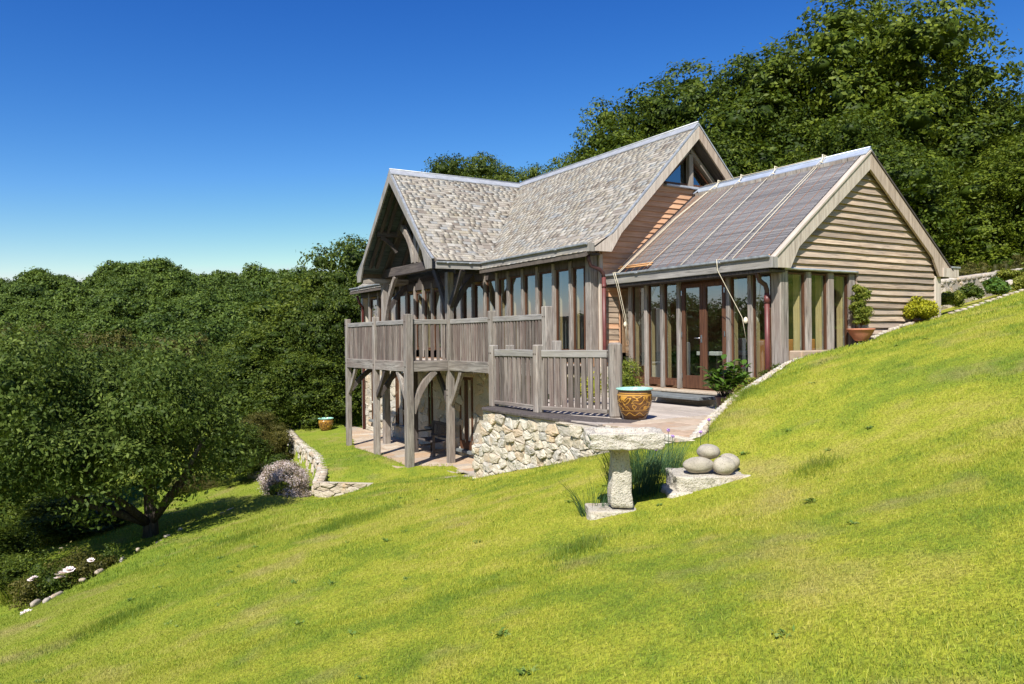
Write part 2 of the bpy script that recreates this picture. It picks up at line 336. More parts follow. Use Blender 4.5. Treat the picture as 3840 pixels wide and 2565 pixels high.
M['leaf_laurel'] = leaf_mat('glossy_laurel', [(0.15, (0.03, 0.07, 0.012)), (0.5, (0.07, 0.14, 0.02)), (0.85, (0.13, 0.22, 0.035))], trans=0.2, spec=0.6, rough=0.25, big=3)
M['leaf_dark'] = leaf_mat('dark_rush', [(0.15, (0.02, 0.05, 0.02)), (0.5, (0.04, 0.09, 0.035)), (0.85, (0.08, 0.15, 0.06))], trans=0.2, big=3)
M['petal_white'] = simple('pale_pink_petal', (0.80, 0.70, 0.66), 0.7, 0.2)
M['petal_pink'] = simple('magenta_petal', (0.72, 0.05, 0.30), 0.6, 0.2)
M['petal_lilac'] = simple('lilac_petal', (0.50, 0.30, 0.66), 0.6, 0.2)
M['daisy'] = leaf_mat('daisy_flowers', [(0.2, (0.10, 0.12, 0.03)), (0.42, (0.22, 0.16, 0.08)), (0.55, (0.55, 0.42, 0.38)), (0.75, (0.82, 0.74, 0.72)), (1.0, (0.88, 0.84, 0.82))], trans=0.15, big=2.5)

def grass_color(t, r=None):
    p = t.pos(); g1 = t.noise(p, 0.33, 4, 0.6, 0.4); g2 = t.noise(p, 1.9, 5, 0.65); g3 = t.noise(p, 0.9, 3, 0.6)
    f = t.math('ADD', t.math('MULTIPLY', g1, 0.55), t.math('MULTIPLY', g2, 0.45))
    if r is not None: f = t.math('ADD', f, t.math('MULTIPLY', t.math('SUBTRACT', r, 0.5), 0.16))
    c = t.ramp(f, [(0.36, (0.165, 0.255, 0.030)), (0.45, (0.285, 0.352, 0.036)), (0.52, (0.41, 0.43, 0.045)), (0.62, (0.50, 0.455, 0.095))])
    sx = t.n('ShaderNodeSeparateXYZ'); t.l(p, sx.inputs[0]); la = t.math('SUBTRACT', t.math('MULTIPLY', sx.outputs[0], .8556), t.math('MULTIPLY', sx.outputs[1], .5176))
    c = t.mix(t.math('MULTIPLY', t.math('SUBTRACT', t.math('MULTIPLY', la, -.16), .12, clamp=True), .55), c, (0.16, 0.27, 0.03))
    c = t.mix(t.ramp(g3, [(0.56, (0, 0, 0)), (0.72, (0.6, 0.6, 0.6))]), c, (0.44, 0.35, 0.15))
    return c, g1, g2
def ground_mat():
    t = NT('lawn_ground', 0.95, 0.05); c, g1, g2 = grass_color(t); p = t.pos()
    f = t.noise(p, 38, 4, 0.7); sx = t.n('ShaderNodeSeparateXYZ'); t.l(p, sx.inputs[0])
    c = t.mix(t.ramp(f, [(0.35, (0.75, 0.75, 0.75)), (0.6, (0.0, 0.0, 0.0))]), c, (0.10, 0.10, 0.02))
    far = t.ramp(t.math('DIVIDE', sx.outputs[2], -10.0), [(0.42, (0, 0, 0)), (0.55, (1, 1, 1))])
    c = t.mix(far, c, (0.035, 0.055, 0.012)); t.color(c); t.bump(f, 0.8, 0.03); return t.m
M['ground'] = ground_mat()
def blade_mat():
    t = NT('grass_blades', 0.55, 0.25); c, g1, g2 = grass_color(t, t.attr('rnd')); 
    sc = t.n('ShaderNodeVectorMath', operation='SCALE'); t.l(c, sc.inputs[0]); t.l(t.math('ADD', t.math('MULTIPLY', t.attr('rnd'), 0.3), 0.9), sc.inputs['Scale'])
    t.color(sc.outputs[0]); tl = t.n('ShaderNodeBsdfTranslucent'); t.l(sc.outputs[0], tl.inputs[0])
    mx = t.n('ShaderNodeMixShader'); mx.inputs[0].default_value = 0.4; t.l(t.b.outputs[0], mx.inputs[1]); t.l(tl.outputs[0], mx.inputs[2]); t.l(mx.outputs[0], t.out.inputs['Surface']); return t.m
M['blades'] = blade_mat()

# ------------------------------------------------------------------ ground shape
def tps_fit(P):
    P = np.array(P, float); n = len(P); X = P[:, :2]
    d = np.linalg.norm(X[:, None]-X[None], axis=2); K = np.where(d > 0, d*d*np.log(np.maximum(d, 1e-9)), 0) + np.eye(n)*0.05
    A = np.zeros((n+3, n+3)); A[:n, :n] = K; A[:n, n] = 1; A[:n, n+1:] = X; A[n, :n] = 1; A[n+1:, :n] = X.T
    w = np.linalg.solve(A, np.concatenate([P[:, 2], np.zeros(3)])); return X, w
def tps(fit, x, y):
    X, w = fit; n = len(X); z = w[n] + w[n+1]*x + w[n+2]*y
    for i in range(n):
        d2 = (x-X[i, 0])**2 + (y-X[i, 1])**2; z = z + w[i]*0.5*d2*np.log(np.maximum(d2, 1e-12))
    return z
UPPER = tps_fit([(0,0,-.5),(-.4,8.4,-2.05),(-.6,12,-2.62),(.2,14.1,-2.85),(1.72,16.5,-2.85),(4.4,18.9,-2.66),(5.5,18.6,-2.80),(6.0,18.05,-2.72),(6.5,17.6,-2.47),
    (7.05,13,-1.63),(7.05,11.43,-1.24),(7.05,10.29,-.98),(7.05,9.11,-.67),(6.95,8,-.45),(6.95,7.1,-.28),(8.2,19.4,-2.40),(9.0,17.1,-2.38),(7.8,15,-2.08),(7.0,15.5,-2.15),(7.2,20,-2.46),(6.6,20.5,-2.46),(7.3,23,-2.44),(7.6,26,-2.44),(8.1,23.5,-2.39),(9.1,27.2,-2.39),(8.6,30,-2.42),
    (4.9,5.9,-.67),(5.8,5.4,-.47),(7.0,6.2,-.2),(8.0,7.2,.03),(8.9,7.85,.24),(9.9,8.2,.44),(11.05,8.6,.70),(12.9,8.7,.88),(13.6,8.75,1.08),(14.6,8.8,1.26),(16,8.85,1.46),(18.3,8.5,1.98),(22,8.6,2.5),
    (5,0,.5),(10,3,1.22),(16,5,2.0),(0,-6,-.2),(-5,0,-1.3),(-5,8,-2.7),(-4,12,-3.3),(20,-2,2.6),(3,3,-.38),(2.5,8,-1.35),(3,13,-2.05),(5,15,-2.2)])
LOWER = tps_fit([(5.4,18.8,-2.88),(5.0,19.6,-3.02),(4.9,23.9,-3.5),(6.4,26.6,-3.35),(1.8,17.4,-3.05),(7.5,30,-3.2),(0,25,-4.3),(-5,18,-4.3),(4,32,-4.5),(-6,30,-6.5),(-.7,12.2,-2.85),(.1,14.4,-3.05),(1.6,16.8,-3.05),(4.4,19.2,-2.85),(-3,12,-3.5),(8,38,-4),(-8,10,-4.2)])
def inpoly(x, y, poly):
    c = np.zeros(np.shape(x), bool); n = len(poly)
    for i in range(n):
        x0, y0 = poly[i]; x1, y1 = poly[i-1]
        k = ((y0 > y) != (y1 > y)) & (x < (x1-x0)*(y-y0)/((y1-y0) or 1e-9)+x0); c ^= k
    return c
BANK = [(7.05,7.12,-.25),(7.9,7.6,-.02),(8.9,8.03,.22),(9.9,8.39,.437),(11.05,8.75,.685),(12.0,8.83,.78),(12.9,8.87,.86),(13.45,8.9,1.05),(14.42,8.93,1.28),(15.9,9.02,1.47)]
CUT_HOUSE = [(b[0], b[1]+.06) for b in BANK] + [(16.3,9.1),(16.3,31),(10.4,31),(10.4,13.3),(7.2,13.1),(7.2,9.3),(7.15,7.4)]
CUT_TERR = [(8.35,19.65),(9.35,18.65),(8.9,17.0),(9.2,13.4),(10.6,13.2),(10.6,31),(10.1,30.3),(9.5,27.3),(8.35,23.7)]
LOWWALL = [(5.53,18.7),(5.8,19.4),(6.0,19.9),(6.39,20.98),(6.66,21.8),(6.85,22.83),(7.08,24.41),(7.28,26.0),(7.45,27.6),(8.04,30.9)]
EDGE = [(-8,8.5),(-3,10.5),(-.6,12.0),(.2,14.1),(1.72,16.5),(4.4,19.0),(5.53,18.7)]
REG_LOW = EDGE + LOWWALL + [(9,45),(-60,60),(-60,8)]
def sstep(a, b, x): t = np.clip((x-a)/(b-a), 0, 1); return t*t*(3-2*t)
def hill(x, y):
    fw = .5176*x+.8556*y; la = .8556*x-.5176*y
    ang = la/np.maximum(fw, 1.0)
    left = -5 - 9*sstep(30, 75, fw) + 25.0*sstep(95, 265, fw) + sstep(140, 240, fw)*(5.5*np.exp(-((ang+.475)/.05)**2) + 3.0*np.exp(-((ang+.625)/.035)**2) + 1.5*np.exp(-((ang+.36)/.03)**2) - 2.0*np.exp(-((ang+.56)/.025)**2))
    right = -1.5 + .16*np.clip(la+12, 0, 60) + 0.02*fw
    w = sstep(-26, -6, la); w = np.where(fw > 60, w*1.0, w)
    return left*(1-w) + right*w
def height(x, y, raw=False):
    x = np.asarray(x, float); y = np.asarray(y, float)
    u = tps(UPPER, x, y); l = tps(LOWER, x, y); inl = inpoly(x, y, REG_LOW)
    z = np.where(inl, np.minimum(l, u-.02), u)
    z = np.where(inpoly(x, y, CUT_TERR), -2.47, z)
    if not raw: z = np.where(inpoly(x, y, CUT_HOUSE), -2.5, z)
    r = np.hypot(x-5, y-12); w = sstep(19, 34, r)
    return z*(1-w) + hill(x, y)*w
def hz(x, y): return float(height(np.array([x]), np.array([y]))[0])
def grid(xs, ys):
    X, Y = np.meshgrid(xs, ys); Z = height(X, Y); n, m_ = X.shape
    V = np.stack([X, Y, Z], -1).reshape(-1, 3); i = np.arange(n-1)[:, None]*m_ + np.arange(m_-1)[None]
    Q = np.stack([i, i+1, i+m_+1, i+m_], -1).reshape(-1, 4); return V, Q
xs = np.concatenate([np.arange(-420, -20, 12.0), np.arange(-20, -4, 1.0), np.arange(-4, 20, .16), np.arange(20, 50, 1.5), np.arange(50, 430, 16.0)])
ys = np.concatenate([np.arange(-120, -6, 8.0), np.arange(-6, 0, .8), np.arange(0, 31, .16), np.arange(31, 70, 2.0), np.arange(70, 460, 9.0)])
V, Q = grid(xs, ys)
tag(npmesh('ground', V, Q, M['ground'], smooth=True), kind='structure')
# ------------------------------------------------------------------ stone helper (irregular stones laid in a face)
def voronoi(W, H, cw, ch, rg, jit=0.42):
    S = []; y = 0; row = 0
    while y < H:
        hh = ch*rg.uniform(.55, 1.5); x = -rg.uniform(0, cw)
        while x < W+cw:
            ww = cw*rg.uniform(.4, 1.8); S.append((x+ww/2+rg.uniform(-.1, .1)*ww, y+hh/2+rg.uniform(-jit, jit)*hh*.6)); x += ww
        y += hh; row += 1
    out = []
    asp = cw/ch
    for i, s in enumerate(S):
        if not (-.02 < s[0] < W+.02 and -.02 < s[1] < H+.05): continue
        poly = [(0, 0), (W, 0), (W, H), (0, H)]
        for j, q in enumerate(S):
            if j == i or abs(q[0]-s[0]) > cw*3 or abs(q[1]-s[1]) > ch*3.2: continue
            # distance measured with height stretched by the aspect, so that cells come out wide
            nx, ny = (q[0]-s[0]), (q[1]-s[1])*asp*asp; mx, my = (q[0]+s[0])/2, (q[1]+s[1])/2
            res = []; n = len(poly)
            for k in range(n):
                a, b = poly[k], poly[(k+1) % n]
                da = (a[0]-mx)*nx+(a[1]-my)*ny; db = (b[0]-mx)*nx+(b[1]-my)*ny
                if da <= 0: res.append(a)
                if (da < 0 < db) or (db < 0 < da):
                    t = da/(da-db); res.append((a[0]+(b[0]-a[0])*t, a[1]+(b[1]-a[1])*t))
            poly = res
            if len(poly) < 3: break
        if len(poly) >= 3: out.append(poly)
    return out
def stones(fmap, W, H, cw, ch, mat, parent, name='stone', joint=.012, proud=.035, keep=None, most=300, rg=None):
    rg = rg or random.Random(3); cells = voronoi(W, H, cw, ch, rg); items = []
    for poly in cells:
        cx_ = sum(p[0] for p in poly)/len(poly); cy_ = sum(p[1] for p in poly)/len(poly)
        if keep and not keep(cx_, cy_): continue
        size = max(p[0] for p in poly)-min(p[0] for p in poly)
        if size < .03: continue
        # round the corners by cutting each one
        rp = []; n = len(poly); pts_ = []
        for k in range(n):
            a, b, c = poly[k-1], poly[k], poly[(k+1) % n]
            rp.append((b[0]+(a[0]-b[0])*rg.uniform(.05, .2), b[1]+(a[1]-b[1])*rg.uniform(.05, .2))); rp.append((b[0]+(c[0]-b[0])*rg.uniform(.05, .2), b[1]+(c[1]-b[1])*rg.uniform(.05, .2))); rp.append(((b[0]+c[0])/2+rg.uniform(-.05, .05)*cw, (b[1]+c[1])/2+rg.uniform(-.05, .05)*ch))
        def ring(s_, w_, jj=0.0):
            r_ = []
            for p in rp:
                dx, dy = p[0]-cx_, p[1]-cy_; L = math.hypot(dx, dy) or 1e-6; k = max(.2, (L-joint)/L)*s_
                r_.append(fmap(cx_+dx*k+rg.uniform(-jj, jj), cy_+dy*k+rg.uniform(-jj, jj), w_+rg.uniform(-jj, jj)+((dx*tu+dy*tv) if w_ > 0 else 0)))
            return r_
        pr = proud*rg.uniform(.3, 1.5); tu, tv = rg.uniform(-.12, .12), rg.uniform(-.16, .10); R = [ring(1, -.05), ring(1.0, pr*.6, .004), ring(.93, pr*.95, .007), ring(.6, pr*1.05, .010)]
        vs = sum(R, []) + [fmap(cx_, cy_, pr*rg.uniform(.95, 1.25))]; m_ = len(rp); fs = []
        for i in range(3):
            for k in range(m_): fs.append((i*m_+k, i*m_+(k+1) % m_, (i+1)*m_+(k+1) % m_, (i+1)*m_+k))
        for k in range(m_): fs.append((3*m_+k, 3*m_+(k+1) % m_, 4*m_))
        items.append((size, vs, fs))
    items.sort(key=lambda t: -t[0])
    for s_, vs, fs in items[:most]:
        c = vs[-1]; mk(name, [(v[0]-c[0], v[1]-c[1], v[2]-c[2]) for v in vs], fs, mat, parent, matrix=Matrix.Translation(c))
    if items[most:]:
        b = MB()
        for s_, vs, fs in items[most:]: b.add(vs, fs)
        tag(b.make('small_stones', mat, parent), kind='stuff')

# ================================================================== THE HOUSE
H = thing('oak_framed_house', (13.4, 14.5, 0), 'grey oak framed hillside house with stone slate roofs, tall glazing and a balcony', 'house')
# ---- main volume floors, inner walls and backs (solid enough to stand behind the glass)
XA, YA, XB, YB = 11.15, 9.17, 10.35, 13.7
RA, RB, RC = 13.6, 13.36, 21.4   # ridge lines: wing A at X, main B at X, cross gable C at Y
ZA, ZB, ZC = 4.63, 6.18, 6.14
box('floor', XA+.02, 16.05, YA+.12, YB, -.3, .0, M['floor_in'], H)
box('floor', XB+.02, 16.3, YB, 28.6, .42, .72, M['floor_in'], H)
box('rear_wall', 16.0, 16.2, YA+.1, YB, -.4, 2.35, M['plaster'], H)
box('rear_wall', 16.4, 16.6, YB, 28.6, -.4, 3.0, M['plaster'], H)
box('inner_wall', 12.6, 16.0, YB+.02, YB+.16, 0, 2.4, M['plaster'], H)
box('end_wall', XB+.1, 16.6, 28.5, 28.7, -2.4, 3.0, M['plaster'], H)
box('ceiling', XB+.3, 16.4, YB+.25, 28.4, 3.05, 3.12, M['plaster'], H)
box('inner_wall', 14.0, 14.12, YB+.3, 28.4, .72, 3.05, M['plaster'], H)
# gable end of B (upper triangle) and of C in dark boarding
def roofB(x): # top surface of B's front slope at X
    d = RB-x
    return ZB-1.035*d if d < 2.65 else (ZB-1.035*2.65-(d-2.65)*.66)
def roofC(y):
    d = abs(y-RC); return ZC-1.045*d if d < 2.35 else (ZC-1.045*2.35-(d-2.35)*.72)
def roofA(x):
    d = abs(x-RA); return ZA-.79*d

# ---- roofs: a board deck under each slope, then slates
def slope_deck(name, prof, a, b, axis, th, mat, parent):
    # prof: list of (h, z) along the slope, extruded a..b along the ridge axis
    poly = list(prof) + [(h, z-th) for h, z in reversed(prof)]
    mb = MB(); mb.prism(poly, a, b, axis); return mb.make(name, mat, parent)
# B: front slope profile X,z ; ridge runs along Y  -> prism poly in (x,z) along y
pB = [(RB, ZB-.03), (RB-2.65, roofB(RB-2.65)-.03), (10.0, roofB(10.0)-.02)]
roof_b = slope_deck('roof', pB, 13.38, 18.2, 'y', .10, M['slate_under'], H)
pB2 = [(RB, ZB-.03), (RB-2.65, roofB(RB-2.65)-.03), (RB-2.9, roofB(RB-2.9)-.03)]
slope_deck('roof', pB2, 18.2, 24.6, 'y', .10, M['slate_under'], H)
slope_deck('roof', [(RB, ZB-.03), (RB-2.65, roofB(RB-2.65)-.03), (10.0, roofB(10.0)-.02)], 24.6, 28.7, 'y', .10, M['slate_under'], H)
slope_deck('roof', [(2*RB-x, z) for x, z in pB], 13.38, 28.7, 'y', .10, M['slate_under'], H)
pC = [(RC, ZC-.03), (RC-2.35, roofC(RC-2.35)-.03), (18.38, roofC(18.38)-.02)]
roof_c = slope_deck('roof', pC, 8.78, 13.2, 'x', .07, M['slate_under'], H)
slope_deck('roof', [(2*RC-y, z) for y, z in pC], 8.78, 13.2, 'x', .07, M['slate_under'], H)
# A: timber/glass roof under the blind
pA = [(RA, ZA-.05), (10.78, roofA(10.78)-.05)]
mA = NT('wing_roof_glazing', 0.25, 0.5); mA.color(mA.ramp(mA.noise(mA.objco(), 1.2, 2, 0.5), [(0.4, (0.055, 0.06, 0.085)), (0.6, (0.10, 0.105, 0.135))])); M['roofglass'] = mA.m
roof_a = slope_deck('roof', pA, 9.10, YB-.02, 'y', .10, M['roofglass'], H)
slope_deck('roof', [(2*RA-x, z) for x, z in pA], 9.10, YB-.02, 'y', .10, M['slate_under'], H)

# slates --------------------------------------------------------------
def slate_quads(orig, U, S, N, lens, rowgap, wmin, wmax, keep, seed, lift=.008):
    """rows up a plane: orig at the eave, U along it, S up it, N out of it; yields (corner, width, row)"""
    rg = random.Random(seed); out = []; y = 0; row = 0
    Ls, Lu = lens
    while y < Ls - .02:
        x = -rg.uniform(0, wmax); g = rowgap*(1.12-.3*y/Ls)
        while x < Lu:
            w = rg.uniform(wmin, wmax); a = max(x, 0); b = min(x+w, Lu)
            if b-a > .05:
                c = orig + U*((a+b)/2) + S*(y+g*.5)
                if keep(c): out.append((orig+U*a+S*(y-.012+rg.uniform(-.004, .004)), b-a-.009, min(g*1.1, Ls-y+.03), lift*rg.uniform(.9, 1.15)))
            x += w
        y += g; row += 1
    return out
SL = []
def face(orig, U, S, lens, keep, seed, wmin=.14, wmax=.26, rowgap=.112):
    U = Vector(U).normalized(); S = Vector(S).normalized(); N = U.cross(S); N = N if N.z > 0 else -N
    for q in slate_quads(Vector(orig), U, S, N, lens, rowgap, wmin, wmax, keep, seed): SL.append((q, U, S, N))
import itertools
def prof_faces(prof, a, b, axis, keep, seed):
    P = list(reversed(prof))   # eave first
    for i in range(len(P)-1):
        (h0, z0), (h1, z1) = P[i], P[i+1]; L = math.hypot(h1-h0, z1-z0)
        if axis == 'y': face((h0, a, z0), (0, 1, 0), (h1-h0, 0, z1-z0), (L, b-a), keep, seed+i)
        else: face((a, h0, z0), (1, 0, 0), (0, h1-h0, z1-z0), (L, b-a), keep, seed+i)
prof_faces(pB, 13.40, 21.6, 'y', lambda c: roofB(c.x) > roofC(c.y)-.06 or c.y < 18.3, 11)
prof_faces(pC, 8.80, 13.3, 'x', lambda c: (roofC(c.y) > roofB(c.x)-.06 or c.x < 9.9), 23)
prof_faces(pB, 24.5, 28.6, 'y', lambda c: c.x < 10.9, 31)
camv = Vector((0, 0, CAMZ))
def seen(q): 
    c = q[0][0] + q[2]*.06 - camv; return q[0][1]/max(c.length, 1) * abs(q[3].dot(c.normalized()))**.5
SL.sort(key=lambda q: -seen(q))
ubox = bpy.data.meshes.new('slate'); 
ub = MB(); ub.box(0, 1, 0, 1, 0, 1); ubox.from_pydata(ub.v, [], ub.f); ubox.materials.append(M['slate'])
for (o_, w, g, lf), U, S, N in SL[:300]:
    S2 = (S - N*(lf/g*1.0)).normalized(); N2 = U.cross(S2); N2 = N2 if N2.z > 0 else -N2; o2 = o_ + N*(lf+.004)
    X_ = U if U.cross(S2).dot(N2) > 0 else U
    mt = Matrix(((U.x*w, S2.x*g, N2.x*.013, o2.x), (U.y*w, S2.y*g, N2.y*.013, o2.y), (U.z*w, S2.z*g, N2.z*.013, o2.z), (0, 0, 0, 1)))
    s_ = bpy.data.objects.new('slate', ubox); COL.objects.link(s_); s_.matrix_basis = mt; adopt(s_, roof_b if abs(U.y) > .5 else roof_c)
V = []; Q = []; A = []
rgs = random.Random(5)
for (o_, w, g, lf), U, S, N in SL[300:]:
    b = len(V); r = rgs.random(); S2 = (S - N*(lf/g)).normalized(); o2 = o_ + N*(lf+.004); t = N*.013
    c4 = [o2, o2+U*w, o2+U*w+S2*g, o2+S2*g]
    V += [tuple(c) for c in c4] + [tuple(c+t) for c in c4]; A += [r]*8
    Q += [(b+4, b+5, b+6, b+7), (b, b+1, b+5, b+4), (b+1, b+2, b+6, b+5), (b+3, b, b+4, b+7)]
if V:
    o = npmesh('slates', V, Q, M['slate'], H, {'rnd': A}); fix_normals(o); tag(o, kind='stuff')
# ridge cappings
def ridge(name, p0, p1, half, drop, mat):
    p0 = Vector(p0); p1 = Vector(p1); u = (p1-p0).normalized(); s = Vector((-u.y, u.x, 0)); b = MB()
    vs = []
    for p in (p0, p1): vs += [p+s*half-Vector((0, 0, drop)), p+Vector((0, 0, 0.012)), p-s*half-Vector((0, 0, drop)), p-s*(half-.004)-Vector((0, 0, drop+.02)), p-Vector((0, 0, .02)), p+s*(half-.004)-Vector((0, 0, drop+.02))]
    vs = [v-p0 for v in vs]; b.add(vs, [(i, (i+1) % 6, 6+(i+1) % 6, 6+i) for i in range(6)] + [(5, 4, 3, 2, 1, 0), (6, 7, 8, 9, 10, 11)]); 
    return b.make(name, mat, H, matrix=Matrix.Translation(p0))
for k in range(6):
    y0 = 13.34+k*(21.5-13.34)/6; ridge('ridge_capping', (RB, y0, ZB+.03), (RB, y0+8.16/6-.008, ZB+.03), .15, .145, M['lead'])
for k in range(3):
    x0 = 8.72+k*(13.3-8.72)/3; ridge('ridge_capping', (x0, RC, ZC+.03), (x0+4.58/3-.006, RC, ZC+.03), .15, .15, M['lead'])
ridge('ridge_capping', (RA, 9.02, ZA+.05), (RA, YB-.05, ZA+.05), .15, .115, M['zinc'])
tube('ridge_roll', [(RA, 9.02, ZA+.065), (RA, YB-.05, ZA+.065)], .022, M['zinc'], H)
tube('ridge_roll', [(RB, 13.34, ZB+.045), (RB, 21.5, ZB+.045)], .022, M['lead'], H)
tube('ridge_roll', [(8.72, RC, ZC+.045), (13.3, RC, ZC+.045)], .02, M['lead'], H)

# ---- barge boards (each a shaped board with its swept foot)
def barge(poly, a, b, axis, mat=None):
    mb = MB(); mb.prism(poly, a, b, axis); c = Vector(mb.v[0]); mb.v = [tuple(Vector(v)-c) for v in mb.v]
    return mb.make('bargeboard', mat or M['barge'], H, matrix=Matrix.Translation(c), bevel=.004)
pl = [(RA-.003, ZA-.03), (10.84, roofA(10.84)-.03), (10.86, 2.36), (10.93, 2.27), (11.26, 2.27), (11.50, 2.66), (RA-.003, ZA-.36)]
barge(pl, 9.02, 9.07, 'y'); barge([(2*RA-x, z) for x, z in pl], 9.02, 9.07, 'y', M['barge2'])
mb = MB(); mb.box(16.05, 16.62, 9.0, 9.06, 2.27, 2.46); mb.make('eave_return', M['barge'], H)
box('gutter_end', 16.34, 16.66, 8.98, 9.3, 2.465, 2.50, M['gutter'], H)
pl = [(RB-.003, ZB-.07), (RB-2.65, roofB(RB-2.65)-.07), (10.12, 3.14), (10.12, 2.97), (10.66, 2.97), (10.95, 3.40), (RB-.003, ZB-.37)]
barge(pl, 13.31, 13.36, 'y'); barge([(2*RB-x, z) for x, z in pl], 13.31, 13.36, 'y', M['barge2'])
pl = [(RC-.003, ZC-.07), (RC-2.35, roofC(RC-2.35)-.07), (18.55, 3.22), (18.55, 2.97), (18.86, 2.97), (19.12, 3.50), (RC-.003, ZC-.36)]
barge(pl, 8.70, 8.75, 'x', M['fascia']); barge([(2*RC-y, z) for y, z in pl], 8.70, 8.75, 'x', M['fascia'])
# slate edge strips above the barge (undercloak)
def verge(p0, p1, w, name='verge_strip', mat=None): timber(name, p0, p1, w, .03, mat or M['slate_under'], H, bevel=0, side=(0, 0, 1))
verge((RB, 13.37, ZB), (RB+3.3, 13.37, ZB-3.41), .10, mat=M['lead'])
verge((RC*0+8.76, RC+0, ZC), (8.76, RC+2.35, roofC(RC+2.35)), .08, mat=M['gutter']); verge((8.76, RC+2.35, roofC(RC+2.35)), (8.76, 24.4, roofC(24.4)), .08, mat=M['gutter'])
verge((RA, 9.05, ZA), (16.42, 9.05, roofA(16.42)), .10, mat=M['oak_dark']); verge((RA, 9.06, ZA+.0), (10.80, 9.06, roofA(10.80)+.0), .13, mat=M['barge'])
verge((RB, 13.35, ZB-.03), (RB-2.65, 13.35, roofB(RB-2.65)-.03), .08, mat=M['gutter']); verge((RB-2.65, 13.35, roofB(RB-2.65)-.03), (10.05, 13.35, roofB(10.05)-.03), .08, mat=M['gutter'])
verge((8.74, RC, ZC-.03), (8.74, RC-2.35, roofC(RC-2.35)-.03), .07, mat=M['gutter']); verge((8.74, RC-2.35, roofC(RC-2.35)-.03), (8.74, 18.45, roofC(18.45)-.03), .07, mat=M['gutter'])

# ---- eaves: fascia + gutter
def eave(p0, p1, hgt, mat=None):
    p0 = Vector(p0); p1 = Vector(p1); u = (p1-p0).normalized(); z = Vector((0, 0, 1))
    timber('fascia', p0+z*hgt/2, p1+z*hgt/2, .045, hgt, mat or M['fascia'], H, side=(0, 0, 1))
    n = Vector((u.y, -u.x, 0)); n = n if (n.x < 0 or n.y < 0) else -n
    if n.x > 0 and abs(n.x) > abs(n.y): n = -n
    c = [(.024, hgt+.022), (.024, hgt-.008), (.04, hgt-.022), (.062, hgt-.022), (.075, hgt-.006), (.076, hgt+.03), (.070, hgt+.03), (.066, hgt+.0), (.032, hgt+.0), (.030, hgt+.022)]
    vs = []
    for p in (p0, p1):
        for a, b in c: vs.append(p - p0 + n*a + z*b)
    k = len(c); b = MB(); b.add(vs, [(i, (i+1) % k, k+(i+1) % k, k+i) for i in range(k)] + [tuple(range(k)), tuple(range(k, 2*k))])
    b.make('gutter', M['gutter'], H, matrix=Matrix.Translation(p0))
    L = (p1-p0).length; nb = max(2, int(L/2.2))
    for i in range(nb):
        q = p0 + u*(L*(i+.5)/nb) + n*.05 + z*(hgt-.01); box('gutter_joint', q.x-.032, q.x+.032, q.y-.05, q.y+.05, q.z-.022, q.z+.022, M['gutter'], H, bevel=.012)
eave((10.76, 13.72, 2.26), (10.76, 9.03, 2.26), .20)
eave((10.04, 18.12, 2.95), (10.04, 13.33, 2.95), .17)
eave((8.76, 18.35, 2.95), (10.04, 18.22, 2.95), .17)
eave((10.04, 28.7, 2.88), (10.04, 24.5, 2.88), .17)
box('eave_end', 10.02, 10.16, 13.28, 13.34, 2.955, 3.14, M['fascia'], H)
box('eave_end', 10.74, 10.88, 8.99, 9.045, 2.262, 2.45, M['fascia'], H)
# soffits under the eaves
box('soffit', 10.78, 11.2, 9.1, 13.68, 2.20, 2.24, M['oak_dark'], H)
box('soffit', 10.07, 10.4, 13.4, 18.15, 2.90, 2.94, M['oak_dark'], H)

# ---- wing A glazed wall: posts, windows, doors
def post(x, y, z0, z1, w=.12, d=.15, face='x', inner=True, mat=None):
    if face == 'x':
        o = timber('post', (x+d/2, y, z0), (x+d/2, y, z1), d, w, mat or M['oak'], H, side=(0, 1, 0), segs=4, wob=.002)
        if inner: timber('inner_post', (x+d+.085, y, z0+.02), (x+d+.085, y, z1), .15, w*.85, M['inner'], H, side=(0, 1, 0))
    else:
        o = timber('post', (x, y+d/2, z0), (x, y+d/2, z1), w, d, mat or M['oak'], H, side=(0, 1, 0), segs=4, wob=.002)
        if inner: timber('inner_post', (x, y+d+.035+.12, z0+.02), (x, y+d+.035+.12, z1), w*.9, .24, M['inner'], H, side=(0, 1, 0))
    return o
def window(axis, pos, a, b, z0, z1, fr=.035, name='window'):
    """Frame with its pane; axis 'x' = lies in the plane X=pos, spans a..b along Y."""
    mb = MB(); d = .05
    def bx(u0, u1, w0, w1):
        if axis == 'x': mb.box(pos, pos+d, u0, u1, w0, w1)
        else: mb.box(u0, u1, pos, pos+d, w0, w1)
    bx(a, a+fr, z0, z1); bx(b-fr, b, z0, z1); bx(a+fr, b-fr, z0, z0+fr*1.6); bx(a+fr, b-fr, z1-fr, z1)
    c = Vector(((pos, (a+b)/2, z0) if axis == 'x' else ((a+b)/2, pos, z0))); mb.v = [tuple(Vector(v)-c) for v in mb.v]
    f = mb.make(name, M['joinery'], H, matrix=Matrix.Translation(c))
    mb = MB(); q = pos+d*.45
    if axis == 'x': mb.add([(q, a+fr, z0+fr), (q, b-fr, z0+fr), (q, b-fr, z1-fr), (q, a+fr, z1-fr)], [(0, 1, 2, 3)])
    else: mb.add([(a+fr, q, z0+fr), (b-fr, q, z0+fr), (b-fr, q, z1-fr), (a+fr, q, z1-fr)], [(0, 1, 2, 3)])
    mk('pane', mb.v, mb.f, M['glass' if axis == 'x' else 'glass_end'], f); return f
GA = XA+.05
ya = [13.79, 13.31, 12.78, 12.27, 11.77, 10.41, 9.875]
for y in ya: post(XA, y, 0.0, 2.24, w=.095, d=.085)
for a, b in zip(ya[1:4], ya[2:5]): window('x', GA, b+.05, a-.05, .16, 2.22, fr=.026)
